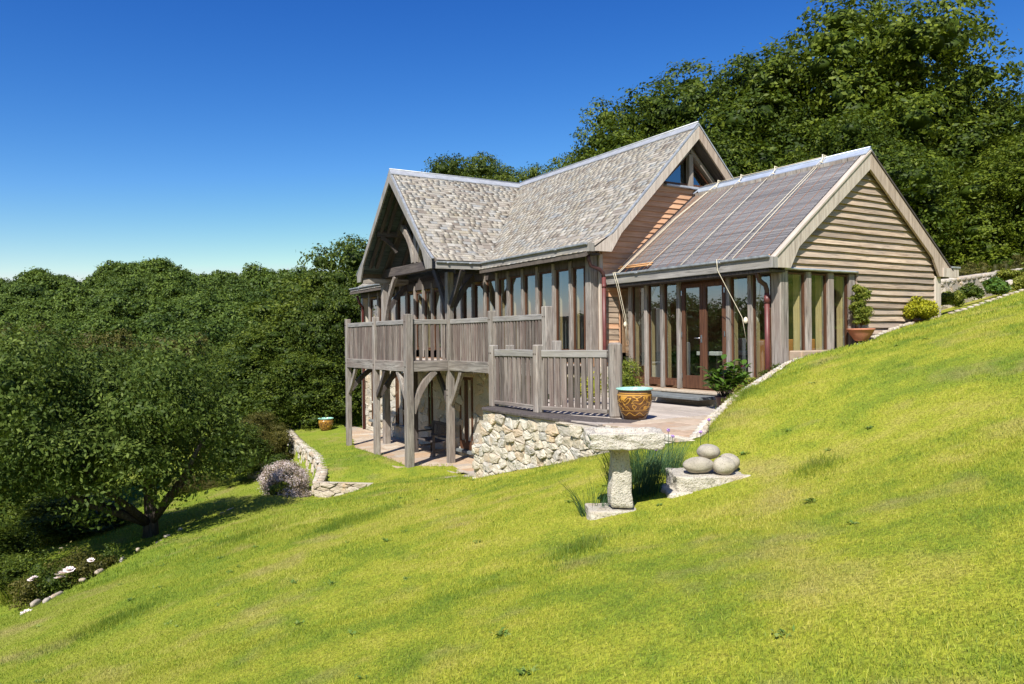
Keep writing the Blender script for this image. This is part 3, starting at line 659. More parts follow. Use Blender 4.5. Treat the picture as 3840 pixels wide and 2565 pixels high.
for a, b in ((ya[5], ya[6]), (ya[6], 9.36)): window('x', GA, b+.05, a-.05, .10, 2.22, fr=.026)
window('x', GA, ya[1]+.06, ya[0]-.06, .16, 2.2)
for a, b in list(zip(ya[0:4], ya[1:5])): box('sill', XA+.03, XA+.2, b+.06, a-.06, .05, .16, M['joinery'], H, bevel=.004)
box('sill', XA+.03, XA+.2, 9.4, 10.35, .02, .10, M['joinery'], H)
# double doors
def door(y0, y1, z0, z1, axis='x', pos=None, handle=None):
    pos = GA-.02 if pos is None else pos; mb = MB(); st = .085; d = .055
    for u0, u1, w0, w1 in ((y0, y0+st, z0, z1), (y1-st, y1, z0, z1), (y0+st, y1-st, z0, z0+.26), (y0+st, y1-st, z1-st, z1)): mb.box(pos, pos+d, u0, u1, w0, w1)
    c = Vector((pos, (y0+y1)/2, z0)); mb.v = [tuple(Vector(v)-c) for v in mb.v]; D = mb.make('door', M['joinery'], H, matrix=Matrix.Translation(c), bevel=.004)
    q = pos+.03; mk('pane', [(q, y0+st, z0+.26), (q, y1-st, z0+.26), (q, y1-st, z1-st), (q, y0+st, z1-st)], [(0, 1, 2, 3)], M['glass'], D)
    if handle: 
        tube('handle', [(pos-.05, handle, z0+1.02), (pos-.05, handle+.14, z0+1.02)], .010, M['steel'], D); box('lock_plate', pos-.008, pos, handle-.02, handle+.02, z0+.93, z0+1.08, M['steel'], D)
    for zz in (.25, 1.1, 1.95):
        hy = y1-.01 if handle else y0+.01; box('hinge', pos-.012, pos, hy-.012, hy+.012, z0+zz-.05, z0+zz+.05, M['steel'], D)
door(11.10, 11.69, .02, 2.15, handle=11.13); door(10.50, 11.09, .02, 2.15)
box('door_frame', XA+.06, XA+.2, 10.46, 11.72, 2.15, 2.24, M['joinery'], H)
# corner post (two big timbers)
timber('corner_post', (11.26, 9.27, -.3), (11.26, 9.27, 2.25), .22, .22, M['oak'], H, side=(0, 1, 0), segs=5, wob=.004, bevel=.014)
box('head_beam', XA+.02, XA+.2, 9.3, YB, 2.24, 2.36, M['oak_dark'], H)
box('sill_ledge', 10.84, 11.2, 9.45, 13.68, -.06, -.008, M['edging'], H, bevel=.012)
for k, (y0, y1) in enumerate(((9.5, 10.3), (11.95, 12.8), (12.81, 13.66))): box('sill_slab', 10.62, 11.0, y0, y1, -.12, -.065, M['slateslab'], H, bevel=.01)
box('door_step', 10.30, 10.98, 10.35, 11.9, -.125, -.07, M['slateslab'], H, bevel=.01)
box('plinth', 10.74, 11.16, 9.4, 13.68, -.4, -.125, M['mortar'], H)
# gable face of A
for x, w in ((11.945, .14), (12.585, .16), (13.22, .17)): post(x, YA, 0, 2.24, w=w, d=.16, face='y', inner=False)
for x in (11.945, 12.585, 13.22): timber('inner_post', (x, YA+.25, .0), (x, YA+.25, 2.24), .12, .13, M['inner'], H, side=(0, 1, 0))
for a, b in ((11.38, 11.87), (12.02, 12.50), (12.67, 13.13)): window('y', YA+.045, a, b, .02, 2.22, fr=.03)
tube('lead_roll', [(11.2+.1*i, 9.11+random.uniform(-.004, .004), 2.275+random.uniform(-.004, .004)) for i in range(22)], .022, M['lead'], H)
box('head_beam', 11.38, 13.3, YA+.02, YA+.2, 2.24, 2.30, M['oak_dark'], H)
timber('post', (16.02, 9.2, .9), (16.02, 9.2, 2.29), .23, .2, M['barge'], H, side=(0, 1, 0), bevel=.02)
# feather-edged cladding board: polygon in the gable plane with ends cut to the roof
def board(kind, x0b, x1b, x0t, x1t, z0, z1, y, mat, th=.032, nm='cladding_board'):
    n = 9; vs = []; fs = []; cx_ = (x0b+x1b)/2; ph = random.uniform(0, 6)
    for i in range(n):
        t = i/(n-1); xb = x0b+(x1b-x0b)*t; xt = x0t+(x1t-x0t)*t; wv = .004*math.sin(ph+xb*2.1)+.003*math.sin(ph*2+xb*5.3)
        vs += [(xb-cx_, -th+wv*.4, z0-z0+wv), (xb-cx_, 0, z0-z0+wv), (xt-cx_, 0, z1-z0), (xt-cx_, -.006, z1-z0)]
    for i in range(n-1):
        a = 4*i
        for k in range(4): fs.append((a+k, a+(k+1) % 4, a+4+(k+1) % 4, a+4+k))
    fs += [(0, 1, 2, 3), (4*n-1, 4*n-2, 4*n-3, 4*n-4)]
    b = MB(); b.add([(v[2], v[1], v[0]) for v in vs], fs)   # length along local Z so that the grain runs with it
    mt = Matrix(((0, 0, 1, cx_), (0, 1, 0, y), (1, 0, 0, z0), (0, 0, 0, 1)))
    b.make(nm, mat, H, matrix=mt)
EX = .131; k = 0; z = .42
while z < ZA-.35:
    z1 = z+EX*1.12
    if z < 2.22: xl0 = xl1 = 13.315; 
    else: xl0 = RA-(ZA-.16-z)/.79; xl1 = RA-(ZA-.16-z1)/.79; xl0 = max(xl0, 11.2); xl1 = max(xl1, 11.2)
    if z < 2.2: xr0 = xr1 = 15.9
    else: xr0 = RA+(ZA-.16-z)/.79; xr1 = RA+(ZA-.16-z1)/.79; xr0 = min(xr0, 15.95); xr1 = min(xr1, 15.95)
    if xr1-xl1 > .05: board(0, xl0, xr0, xl1, xr1, z, z1, YA, M['clad'], th=.058)
    z += EX
# backing of the gable
mb = MB(); mb.prism([(13.3, -.4), (16.05, -.4), (16.05, 2.35), (RA+2.4, 2.55), (RA, ZA-.2), (11.4, 2.7), (11.25, 2.35), (13.3, 2.35)], YA+.01, YA+.1, 'y'); mb.make('gable_wall', M['oak_dark'], H)

# ---- gable of B: cedar boards, triangular windows, frame
z = 2.0
while z < 4.62:
    z1 = z+.142
    if z < 2.95: xl0 = xl1 = 10.66
    else: xl0 = RB-(ZB-.3-z)/1.035+.05; xl1 = RB-(ZB-.3-z1)/1.035+.05
    xl0 = max(xl0, 10.66); xl1 = max(xl1, 10.66); xr = 15.6 if z > 3.4 else 14.8
    board(1, xl0, xr, xl1, xr, z, z1, YB-.02, M['cedar'], th=.034); z += .127
mb = MB(); mb.prism([(10.6, -.3), (16.4, -.3), (16.4, 3.0), (15.3, 4.15), (14.25, 4.74), (12.45, 4.74), (10.6, 3.0)], YB, YB+.12, 'y'); mb.make('gable_wall', M['cedar'], H)
for a, b in ((0, 1),):
    for z in [0.0+.127*i for i in range(16)]: board(2, 10.66, 11.12, 10.66, 11.12, z, z+.142, YB-.02, M['cedar' if random.random() < .35 else 'clad'], th=.026)
box('gable_sill', 12.55, 14.2, YB-.14, YB+.02, 4.66, 4.715, M['lead'], H, bevel=.01)
box('window_rail', 12.6, 14.2, YB-.03, YB+.08, 4.72, 4.79, M['joinery'], H)
timber('king_post', (13.37, YB-.05, 4.66), (13.37, YB-.05, 5.50), .13, .12, M['oak'], H, side=(0, 1, 0))
for sgn in (-1, 1):
    e = lambda x: RB+sgn*x
    timber('rafter', (e(0), YB-.02, 5.62), (e(1.02), YB-.02, 4.70), .10, .13, M['oak'], H, side=(0, 1, 0))
    timber('window_frame', (e(.07), YB+.03, 5.42), (e(.78), YB+.03, 4.80), .05, .05, M['joinery'], H, side=(0, 1, 0))
    w = mk('gable_window', [(e(.065), YB+.05, 4.79), (e(.80), YB+.05, 4.79), (e(.065), YB+.05, 5.42)], [(0, 1, 2)], M['glass'], H)
    timber('purlin_board', (e(.05), YB-.2, 5.78), (e(1.9), YB-.2, 3.95), .30, .03, M['oak_dark'], H, side=(0, .0, 1))
mb = MB(); mb.prism([(12.4, 4.75), (14.3, 4.75), (13.36, 5.75)], YB+.3, YB+.4, 'y'); mb.make('loft_shade_panel', M['dark'], H)  # flat dark panel standing in for the unlit loft behind the panes
mb = MB(); mb.prism([(RB-.96, 4.86), (RB, 5.80), (RB+.96, 4.86), (RB+1.25, 4.86), (RB, 6.08), (RB-1.25, 4.86)], YB-.0, YB+.12, 'y'); mb.make('gable_panel', M['oak'], H)
# corner of B
timber('corner_post', (10.47, 13.81, -.3), (10.47, 13.81, 2.95), .22, .2, M['oak'], H, side=(0, 1, 0), segs=5, wob=.003, bevel=.012)
timber('corner_post', (10.62, 13.67, -.3), (10.62, 13.67, 2.95), .10, .06, M['barge'], H, side=(0, 1, 0))
# B glazing, runs on behind the balcony
yb = [14.49, 15.19, 15.92, 16.60, 17.32, 17.92, 18.60, 19.30, 19.98, 20.66, 21.34, 22.02, 22.70, 23.38, 24.08, 24.95, 25.8, 26.7, 27.6]
for y in yb: post(XB, y, .5, 2.86, w=.105, d=.09)
for a, b in zip([13.93]+yb[:-1], yb): window('x', XB+.06, a+.055, b-.055, .74, 2.70 if b < 19 else 2.62, fr=.045)
box('window_board', XB+.02, XB+.2, 13.9, 28.4, .50, .72, M['joinery'], H)
box('head_beam', XB+.02, XB+.2, 13.9, 28.5, 2.70, 2.93, M['oak_dark'], H)
tube('handle', [(XB+.07, 14.62, 1.72), (XB+.07, 14.50, 1.72)], .012, M['steel'], H)
# wall under B's floor, from the deck down to the lower terrace
G = box('lower_wall', 10.52, 10.8, 13.3, 28.6, -2.6, .42, M['mortar'], H)
OPEN = [(19.62, 20.45, -2.2, -.05), (22.35, 22.62, -1.75, -.1), (24.42, 24.72, -1.9, -.1), (25.15, 25.36, -1.9, -.1), (27.45, 27.72, -1.95, -.1)]
stones(lambda u, v, w: (10.52-w, 13.35+u, -2.42+v), 15.2, 2.8, .42, .24, M['granite_wall'], G, joint=.008, proud=.02,
       keep=lambda u, v: 13.35+u > 18.0 and not any(a-.05 < 13.35+u < b+.05 and c < -2.42+v < d+.08 for a, b, c, d in OPEN), rg=random.Random(8))
D1 = None
for i, (a, b, c, d) in enumerate(OPEN):
    if i == 0: door(a, (a+b)/2-.005, c, d, pos=10.49); door((a+b)/2+.005, b, c, d, pos=10.49)
    else: window('x', 10.47, a, b, c, d, fr=.05)
    box('lintel', 10.46, 10.56, a-.12, b+.12, d+.005, d+.14, M['granite_wall'], H, bevel=.015)
    box('sill', 10.36, 10.6, a-.08, b+.08, c-.09, c-.005, M['slateslab'], H, bevel=.01)

# ---- cross gable C: porch frame
TY0, TY1, TX = 19.25, 24.05, 9.6
timber('porch_post', (TX, TY0, -2.42), (TX, TY0, 2.95), .19, .19, M['oak'], H, side=(0, 1, 0), segs=6, wob=.003, bevel=.01)
timber('porch_post', (TX, TY1, -2.42), (TX, TY1, 3.05), .21, .21, M['oak'], H, side=(0, 1, 0), segs=6, wob=.003, bevel=.01)
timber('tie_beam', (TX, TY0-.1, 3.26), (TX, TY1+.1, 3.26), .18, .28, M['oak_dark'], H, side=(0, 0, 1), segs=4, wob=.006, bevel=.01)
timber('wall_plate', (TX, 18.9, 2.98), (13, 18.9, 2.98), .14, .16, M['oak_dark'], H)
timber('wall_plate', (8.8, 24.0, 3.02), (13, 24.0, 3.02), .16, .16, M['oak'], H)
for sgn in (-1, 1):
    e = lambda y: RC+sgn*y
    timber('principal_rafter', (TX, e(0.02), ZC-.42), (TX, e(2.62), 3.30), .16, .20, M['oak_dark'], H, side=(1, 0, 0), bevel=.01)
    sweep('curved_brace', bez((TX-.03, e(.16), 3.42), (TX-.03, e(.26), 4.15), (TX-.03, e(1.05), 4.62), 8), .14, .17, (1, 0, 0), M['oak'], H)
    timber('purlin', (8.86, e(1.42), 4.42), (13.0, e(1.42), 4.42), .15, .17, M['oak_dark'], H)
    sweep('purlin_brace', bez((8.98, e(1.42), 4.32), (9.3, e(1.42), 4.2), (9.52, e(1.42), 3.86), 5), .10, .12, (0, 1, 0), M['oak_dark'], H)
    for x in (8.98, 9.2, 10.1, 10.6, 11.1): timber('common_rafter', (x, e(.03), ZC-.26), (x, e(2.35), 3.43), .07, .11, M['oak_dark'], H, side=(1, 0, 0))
    # soffit boards between the rafters
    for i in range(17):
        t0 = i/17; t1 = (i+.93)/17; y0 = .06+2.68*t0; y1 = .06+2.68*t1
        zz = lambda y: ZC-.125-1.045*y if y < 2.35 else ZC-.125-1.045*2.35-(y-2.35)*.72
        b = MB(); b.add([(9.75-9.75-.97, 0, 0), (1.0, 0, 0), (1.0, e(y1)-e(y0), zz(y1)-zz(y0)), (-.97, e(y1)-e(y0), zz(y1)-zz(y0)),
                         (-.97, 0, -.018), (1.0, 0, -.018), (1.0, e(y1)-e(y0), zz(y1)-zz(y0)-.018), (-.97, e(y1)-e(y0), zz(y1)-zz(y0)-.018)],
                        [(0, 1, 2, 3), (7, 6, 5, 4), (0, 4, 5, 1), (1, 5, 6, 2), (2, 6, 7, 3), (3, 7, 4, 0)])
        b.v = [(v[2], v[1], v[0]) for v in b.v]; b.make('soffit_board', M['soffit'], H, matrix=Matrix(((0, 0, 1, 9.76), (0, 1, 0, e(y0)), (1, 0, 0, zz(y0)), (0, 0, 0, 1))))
timber('king_post', (TX, RC, 3.40), (TX, RC, ZC-.38), .17, .18, M['oak'], H, side=(0, 1, 0), bevel=.008)
# recessed gable wall of C above the glazing
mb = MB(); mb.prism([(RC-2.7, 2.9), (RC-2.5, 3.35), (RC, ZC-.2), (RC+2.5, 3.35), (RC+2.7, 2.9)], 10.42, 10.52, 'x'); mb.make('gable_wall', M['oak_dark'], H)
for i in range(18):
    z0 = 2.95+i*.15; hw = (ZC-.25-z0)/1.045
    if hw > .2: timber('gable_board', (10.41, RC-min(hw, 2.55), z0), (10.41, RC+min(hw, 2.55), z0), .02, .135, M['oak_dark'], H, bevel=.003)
# braces of the porch posts
def brace(p, q, bulge, n, w=.11, d=.15, mat=None, nm='brace'):
    a = Vector(p); c = Vector(q); mid = (a+c)/2 + Vector(bulge); return sweep(nm, bez(a, mid, c, 7), w, d, n, mat or M['oak'], H)
brace((TX, TY0-.08, 2.0), (TX+.0, TY0-.85, 2.95), (0, .08, -.10), (1, 0, 0), mat=M['oak_dark'])
brace((TX, TY0+.06, 1.75), (TX, TY0+.95, 3.1), (0, -.05, .05), (1, 0, 0), mat=M['oak_dark'])
brace((TX-.02, TY1-.08, 1.75), (TX-.02, TY1-1.0, 3.12), (0, .14, .18), (1, 0, 0))
brace((TX+.08, TY0, 1.9), (TX+.85, TY0, 2.9), (-.08, 0, .1), (0, 1, 0), mat=M['oak_dark'])
brace((TX+.08, TY1, 2.0), (TX+.85, TY1, 2.9), (-.08, 0, .1), (0, 1, 0), mat=M['oak_dark'])

# ---- balcony
BX, BY0, BY1, BS = 8.35, 19.3, 24.15, 9.6
ZD0, ZD1, ZR = .19, .48, 1.62
timber('balcony_post', (BX+.0, 24.2, -2.42), (BX, 24.2, 1.76), .16, .16, M['oak'], H, side=(0, 1, 0), segs=7, wob=.003, bevel=.012)
timber('balcony_post', (BX, 21.7, -2.42), (BX, 21.7, 1.76), .17, .17, M['oak'], H, side=(0, 1, 0), segs=7, wob=.003, bevel=.012)
timber('balcony_post', (BX, 19.27, -2.42), (BX, 19.27, 1.77), .21, .21, M['oak'], H, side=(0, 1, 0), segs=7, wob=.003, bevel=.014)
timber('balcony_post', (BS, 16.85, .17), (BS, 16.85, 1.78), .17, .17, M['oak'], H, side=(0, 1, 0), segs=3, wob=.002, bevel=.014)
timber('balcony_post', (BS, 14.33, -.2), (BS, 14.33, 1.79), .19, .19, M['oak'], H, side=(0, 1, 0), segs=3, wob=.002, bevel=.014)
timber('newel_post', (8.6, 14.3, -.25), (8.6, 14.3, .93), .15, .15, M['oak'], H, side=(0, 1, 0), bevel=.012)
timber('newel_post', (8.6, 12.5, -.25), (8.6, 12.5, 1.02), .15, .15, M['oak'], H, side=(0, 1, 0), bevel=.012)
def rail_run(p, q, n, parent=H, zr=ZR, zd=ZD1, beam=True, w=.078, low=None, dep=.035):
    p = Vector(p); q = Vector(q); u = (q-p).normalized(); Z = Vector((0, 0, 1)); s = Vector((u.y, -u.x, 0))
    timber('handrail', p+Z*(zr-.06), q+Z*(zr-.06), .075, .13, M['fascia'], parent, side=(0, 0, 1), segs=3, wob=.003, bevel=.01)
    if beam: timber('balcony_beam', p+Z*((ZD0+ZD1)/2), q+Z*((ZD0+ZD1)/2), .15, ZD1-ZD0, M['oak'], parent, side=(0, 0, 1), segs=5, wob=.004, bevel=.01)
    if low: timber('bottom_rail', p+Z*(low-.03), q+Z*(low-.03), .09, .07, M['oak'], parent, side=(0, 0, 1), segs=3, wob=.003)
    L = (q-p).length
    for i in range(n):
        c = p + u*(L*(i+.5)/n); j = random.uniform(-.004, .004)
        timber('baluster', c+Z*((low or zd)-.01)+u*j, c+Z*(zr-.11)-u*j, dep, w*random.uniform(.9, 1.1), M['baluster'], parent, side=u, bevel=.004)
rail_run((BX, 24.12, 0), (BX, 21.79, 0), 17); rail_run((BX, 21.61, 0), (BX, 19.38, 0), 17)
rail_run((BX+.1, 19.27, 0), (BS-.09, 19.27, 0), 6)
rail_run((BS, 19.16, 0), (BS, 16.94, 0), 17); rail_run((BS, 16.76, 0), (BS, 14.42, 0), 17)
for y0, y1, x0 in ((19.35, 24.1, BX+.08), (13.9, 19.3, BS+.08)):
    nb = int((10.34-x0)/.125)
    for i in range(nb): timber('deck_board', (x0+.125*i+.06, y0, .455), (x0+.125*i+.06, y1, .455), .118, .03, M['deckwood'], H, bevel=.003)
for y in np.arange(14.3, 24.1, .6): timber('joist', (BX+.1 if y > 19.3 else BS+.1, y, .34), (10.5, y, .34), .06, .18, M['oak_dark'], H, side=(0, 0, 1), bevel=0)
timber('balcony_post', (TX, 21.7, -2.42), (TX, 21.7, .3), .15, .15, M['oak_dark'], H, side=(0, 1, 0))
# dark oak pegs in pairs at the joints
for (x, y, zs) in ((BS-.087, 16.85, (1.56, .40)), (BX-.107, 19.27, (1.56, .33)), (TX-.097, 19.25, (-.35, -.50, .33)), (BX-.087, 21.7, (1.56, .33)), (BX-.082, 24.2, (1.56, .33)), (BS-.097, 14.33, (1.56,))):
    for z_ in zs:
        for k in (-.035, .035): box('peg', x-.008, x, y+k-.010, y+k+.010, z_-.012, z_+.012, M['dark'], H)
# braces below the balcony
zb = ZD0
brace((BX-.0, 24.12, -.62), (BX, 23.45, zb), (0, -.02, -.08), (1, 0, 0), w=.09, d=.13)
brace((BX+.08, 24.2, -.55), (BX+.95, 24.2, zb), (-.05, 0, .12), (0, 1, 0), w=.09, d=.15, mat=M['oak_dark'])
brace((BX+.08, 21.7, -.65), (BX+.8, 21.7, zb), (-.05, 0, .1), (0, 1, 0), w=.09, d=.13, mat=M['oak_dark'])
brace((BX, 21.62, -.6), (BX, 20.95, zb), (0, -.02, -.06), (1, 0, 0), w=.09, d=.13, mat=M['oak_dark'])
brace((BX, 19.38, -.62), (BX, 20.0, zb), (0, .02, .10), (1, 0, 0), w=.11, d=.13)
brace((BX+.1, 19.27, -.95), (BX+.78, 19.27, zb), (-.16, 0, .16), (0, 1, 0), w=.12, d=.17)
brace((TX, TY0+.1, -.75), (TX, TY0+.9, zb), (0, .0, .1), (1, 0, 0), w=.1, d=.14, mat=M['oak_dark'])
brace((TX, TY0-.09, -.72), (TX, TY0-.72, zb), (0, .02, -.08), (1, 0, 0), w=.1, d=.14)
brace((TX, TY1-.1, -.5), (TX, TY1-.8, zb), (0, .02, -.08), (1, 0, 0), w=.1, d=.14, mat=M['oak_dark'])

# ---- downpipes
tube('downpipe', [(10.16, 13.50, 2.93), (10.16, 13.50, 2.80), (10.22, 13.50, 2.66), (10.48, 13.50, 2.58), (10.56, 13.50, 2.50), (10.58, 13.50, 2.40)], .043, M['pipe_dark'], H, seg=12)
tube('downpipe', [(10.58, 13.50, 2.42), (10.58, 13.50, -.25)], .046, M['pipe'], H, seg=12)
tube('pipe_collar', [(10.58, 13.50, 2.18), (10.58, 13.50, 2.26)], .052, M['pipe'], H, seg=12)
tube('downpipe', [(10.86, 9.42, 2.26), (10.86, 9.42, 2.16), (10.92, 9.42, 2.06), (11.06, 9.42, 1.99), (11.10, 9.42, 1.9), (11.10, 9.42, 1.80)], .043, M['pipe_dark'], H, seg=12)
tube('downpipe', [(11.10, 9.42, 1.84), (11.10, 9.42, -.25)], .046, M['pipe'], H, seg=12)
tube('pipe_collar', [(11.10, 9.42, 1.66), (11.10, 9.42, 1.80)], .054, M['pipe'], H, seg=12)
box('pipe_bracket', 11.10, 11.2, 9.36, 9.38, 1.70, 1.73, M['pipe_dark'], H)
tube('downpipe', [(10.2, 28.45, 2.8), (10.3, 28.45, 2.5), (10.42, 28.45, 2.35), (10.42, 28.45, -2.4)], .05, M['pipe'], H, seg=10)

# ---- the blind laid over wing A's roof: thousands of thin laths on cords
US = Vector((RA-10.78, 0, ZA-roofA(10.78))).normalized(); NS = Vector((-US.z, 0, US.x)); LS = (Vector((RA, 0, ZA))-Vector((10.78, 0, roofA(10.78)))).length
def onA(s, y, h): p = Vector((10.78, y, roofA(10.78)-.0)) + US*s + NS*h; return p
mB = NT('blind_laths', 0.38, 0.5); p_ = mB.pos(); sx = mB.n('ShaderNodeSeparateXYZ'); mB.l(p_, sx.inputs[0])
r_ = mB.attr('rnd'); 
cg = mB.ramp(r_, [(0, (0.24, 0.225, 0.23)), (.5, (0.335, 0.315, 0.315)), (1, (0.44, 0.415, 0.405))])
co_ = mB.ramp(r_, [(0, (0.32, 0.17, 0.08)), (1, (0.52, 0.31, 0.16))])
fade = mB.ramp(mB.math('ADD', mB.math('MULTIPLY', mB.math('SUBTRACT', sx.outputs[1], 12.0), .42), mB.math('MULTIPLY', mB.noise(p_, 1.5, 3), .5)), [(.55, (0, 0, 0)), (1.1, (.7, .7, .7))])
mB.color(mB.mix(fade, cg, co_)); M['lath'] = mB.m
BL = thing('roof_blind', (RA-1.4, 11.4, 3.6), 'split lath sun blind with orange cords unrolled over the end wing roof', 'blind')
rolls = [(9.12, 10.15), (10.16, 11.25), (11.26, 12.35), (12.36, 13.42)]
V = []; Q = []; A = []
rg2 = random.Random(9)
for ri, (y0, y1) in enumerate(rolls):
    s = .30 if ri == 3 else .12
    while s < LS-.22:
        b = len(V); h = .030+rg2.uniform(0, .004); w = .0125; yj = rg2.uniform(-.006, .006); r = rg2.random()
        for yy in (y0+yj, y1+yj):
            for ds, dh in ((0, 0), (w, 0), (w*.7, .006), (w*.3, .006)): V.append(tuple(onA(s+ds, yy, h+dh)))
        Q += [(b, b+1, b+5, b+4), (b+1, b+2, b+6, b+5), (b+2, b+3, b+7, b+6), (b+3, b, b+4, b+7)]; A += [r]*8
        s += .0215
o = npmesh('laths', V, Q, M['lath'], BL, {'rnd': A}); fix_normals(o); tag(o, kind='stuff')
# doubled layers of blind read as darker bands
M['band'] = simple('doubled_blind_layer', (0.085, 0.08, 0.105), 0.7, 0.3, 0, 3, .2)
for ri, (y0, y1) in enumerate(rolls[:3]):
    off = (.0, .12, .26)[ri]
    for s0, s1 in ((1.18-off*.4, 2.2-off), (.14, .52-off*.3)):
        a, b, c, d = onA(s0, y0, .024), onA(s0, y1, .024), onA(s1, y1, .024), onA(s1, y0, .024); mk('under_layer', [a, b, c, d], [(0, 1, 2, 3)], M['band'], BL)
M['cord'] = simple('orange_cord', (0.42, 0.17, 0.07), 0.8, 0.2)
M['copperpole'] = simple('bamboo_pole', (0.56, 0.30, 0.13), 0.6, 0.3, 0, 3, 0.25)
for ri, (y0, y1) in enumerate(rolls):
    for f in (.22, .5, .78) if ri < 3 else (.05, .15, .3, .5, .7, .9):
        y = y0+(y1-y0)*f; tube('cord', [onA(.12, y, .043), onA(LS-.2, y, .043)], .0032, M['cord'], BL, seg=5)
tube('bottom_pole', [onA(.28, 12.36, .05), onA(.28, 13.46, .05)], .02, M['copperpole'], BL)
tube('bottom_pole', [onA(.34, 12.36, .06), onA(.34, 13.46, .06)], .014, M['copperpole'], BL)
tube('bottom_pole', [onA(.10, 9.12, .04), onA(.10, 12.3, .04)], .014, M['copperpole'], BL)
tube('black_edge', [onA(.1, 13.47, .05), onA(1.5, 13.47, .05), onA(LS-.15, 13.47, .05)], .016, M['dark'], BL)
box('ridge_board', RA-.30, RA-.14, 9.2, 13.4, ZA-.19, ZA-.12, M['oak'], BL)
BL.children[-1].rotation_euler = (0, -math.atan(.79), 0) if False else BL.children[-1].rotation_euler

# ropes: from the ridge down the roof, two of them over the gutter to cleats on the posts
def rope(pts, label, r=.0058):
    o = tube('rope', pts, r, M['rope'], None, seg=6); tag(o, label, 'rope', 'ropes of the roof blind'); return o
knot = lambda p: p
g = lambda y, dx=0: Vector((10.60, y, 2.50))
rope([Vector((RA+.02, 12.95, ZA+.10)), onA(LS*.6, 13.25, .07), onA(.05, 13.25, .09), g(13.2), Vector((10.66, 13.16, 2.25)), Vector((11.0, 13.3, 1.45)), Vector((11.04, 13.32, 1.28)), Vector((11.06, 13.34, .95))], 'cream rope looped over the gutter beside the house corner downpipe')
rope([Vector((RA+.02, 12.92, ZA+.10)), onA(LS*.6, 13.19, .07), onA(.05, 13.19, .09), g(13.14), Vector((10.66, 13.10, 2.25)), Vector((11.0, 13.26, 1.5)), Vector((11.05, 13.28, .92))], 'second strand of cream rope beside the house corner downpipe', .008)
rope([Vector((RA+.02, 10.05, ZA+.10)), onA(LS*.5, 10.1, .07), onA(.05, 10.15, .09), g(10.15), Vector((10.62, 10.15, 2.3)), Vector((11.02, 9.93, 1.42)), Vector((11.1, 9.9, .95))], 'cream rope hanging over the gutter to a cleat near the wing corner', .006)
rope([Vector((RA+.02, 10.0, ZA+.10)), onA(LS*.5, 9.99, .07), onA(.03, 9.95, .07)], 'cream rope down the blind nearest the gable end')
rope([Vector((RA+.02, 11.25, ZA+.10)), onA(LS*.5, 11.28, .07), onA(.03, 11.3, .07)], 'cream rope down the middle of the blind')
rope([Vector((RA+.02, 12.2, ZA+.10)), onA(LS*.5, 12.3, .07), onA(.2, 12.42, .07)], 'cream rope ending in a loose loop at the bamboo pole')
rope([Vector((RA+.01, 13.4, ZA+.10)), Vector((RA+.01, 12.2, ZA+.11)), Vector((RA+.01, 11.2, ZA+.10)), Vector((RA+.01, 10.0, ZA+.10))], 'thin cream rope strung along the wing ridge', .007)
for y in (12.9, 12.2, 11.25, 10.05):
    bm_ = MB(); 
    tube('rope_knot', [Vector((RA-.02, y-.05, ZA+.10)), Vector((RA-.06, y, ZA+.13)), Vector((RA-.10, y-.04, ZA+.05)), Vector((RA-.22, y-.08, ZA-.06)), Vector((RA-.26, y-.16, ZA-.08))], .011, M['rope'], BL, seg=6)
for y, x in ((13.31, 11.03), (9.9, 11.08)):
    lathe('cleat_knot', [(0.0, -.06), (.035, -.045), (.045, 0), (.03, .05), (0, .07)], M['rope'], BL, (x, y, 1.36), seg=10)

# ---- things inside the wing
t = box('sideboard', 11.4, 12.9, 9.62, 10.05, 0.0, 1.0, M['cabinet'], None, bevel=.01); tag(t, 'orange wooden sideboard behind the gable window', 'sideboard')
t = box('workbench', 11.5, 13.4, 11.0, 11.6, .68, .76, M['cloth'], None, bevel=.008); tag(t, 'white topped table standing inside the glazed wing', 'table')
for x in (11.55, 13.3):
    for y in (11.05, 11.5): box('leg', x, x+.05, y, y+.05, 0, .68, M['dark'], t)
t = mk('boat_sail', [(12.0, 10.05, .98), (12.35, 10.0, .98), (12.2, 10.02, 1.45), (12.02, 10.09, .98), (12.37, 10.04, .98), (12.22, 10.06, 1.45)], [(0, 1, 2), (3, 5, 4), (0, 3, 4, 1), (1, 4, 5, 2), (2, 5, 3, 0)], M['cloth']); tag(t, 'white pointed canvas shade standing on the sideboard', 'lampshade')
t = mk('parasol', [(12.3, 10.0, .8), (12.6, 10.3, .8), (12.45, 10.15, 1.7), (12.34, 10.0, .8), (12.64, 10.3, .8), (12.49, 10.15, 1.7)], [(0, 1, 2), (3, 5, 4), (0, 3, 4, 1), (1, 4, 5, 2), (2, 5, 3, 0)], M['green_sail']); tag(t, 'folded green canvas parasol seen through the wing glass', 'parasol')
t = lathe('vase', [(0, 0), (.07, 0), (.10, .1), (.085, .2), (.05, .25), (.055, .27)], M['terracotta'], None, (11.55, 12.5, .16), seg=20); tag(t, 'brown glazed vase behind the narrow wing window', 'vase')
for i, y in enumerate((13.0, 15.0, 17.0)):
    pass
# ================================================================== TERRACES, WALLS, PAVING
Z0 = -.25
# deck of boards laid along the house wall
mb = MB(); mb.prism([(7.12, 9.3), (11.0, 9.3), (11.0, 13.7), (9.0, 13.7), (9.0, 12.85), (7.12, 12.85)], -.42, -.285, 'z'); D = mb.make('deck', M['oak_dark'], None); tag(D, kind='structure')
x = 7.14
while x < 10.98:
    timber('deck_board', (x+.065, 9.31, Z0-.016), (x+.065, 13.68 if x > 8.9 else 12.88, Z0-.016), .122, .03, M['deckwood'], D, bevel=.004); x += .13
P = box('patio', 7.2, 11.1, 7.2, 9.29, -.6, -.30, M['mortar'], None); tag(P, kind='structure')
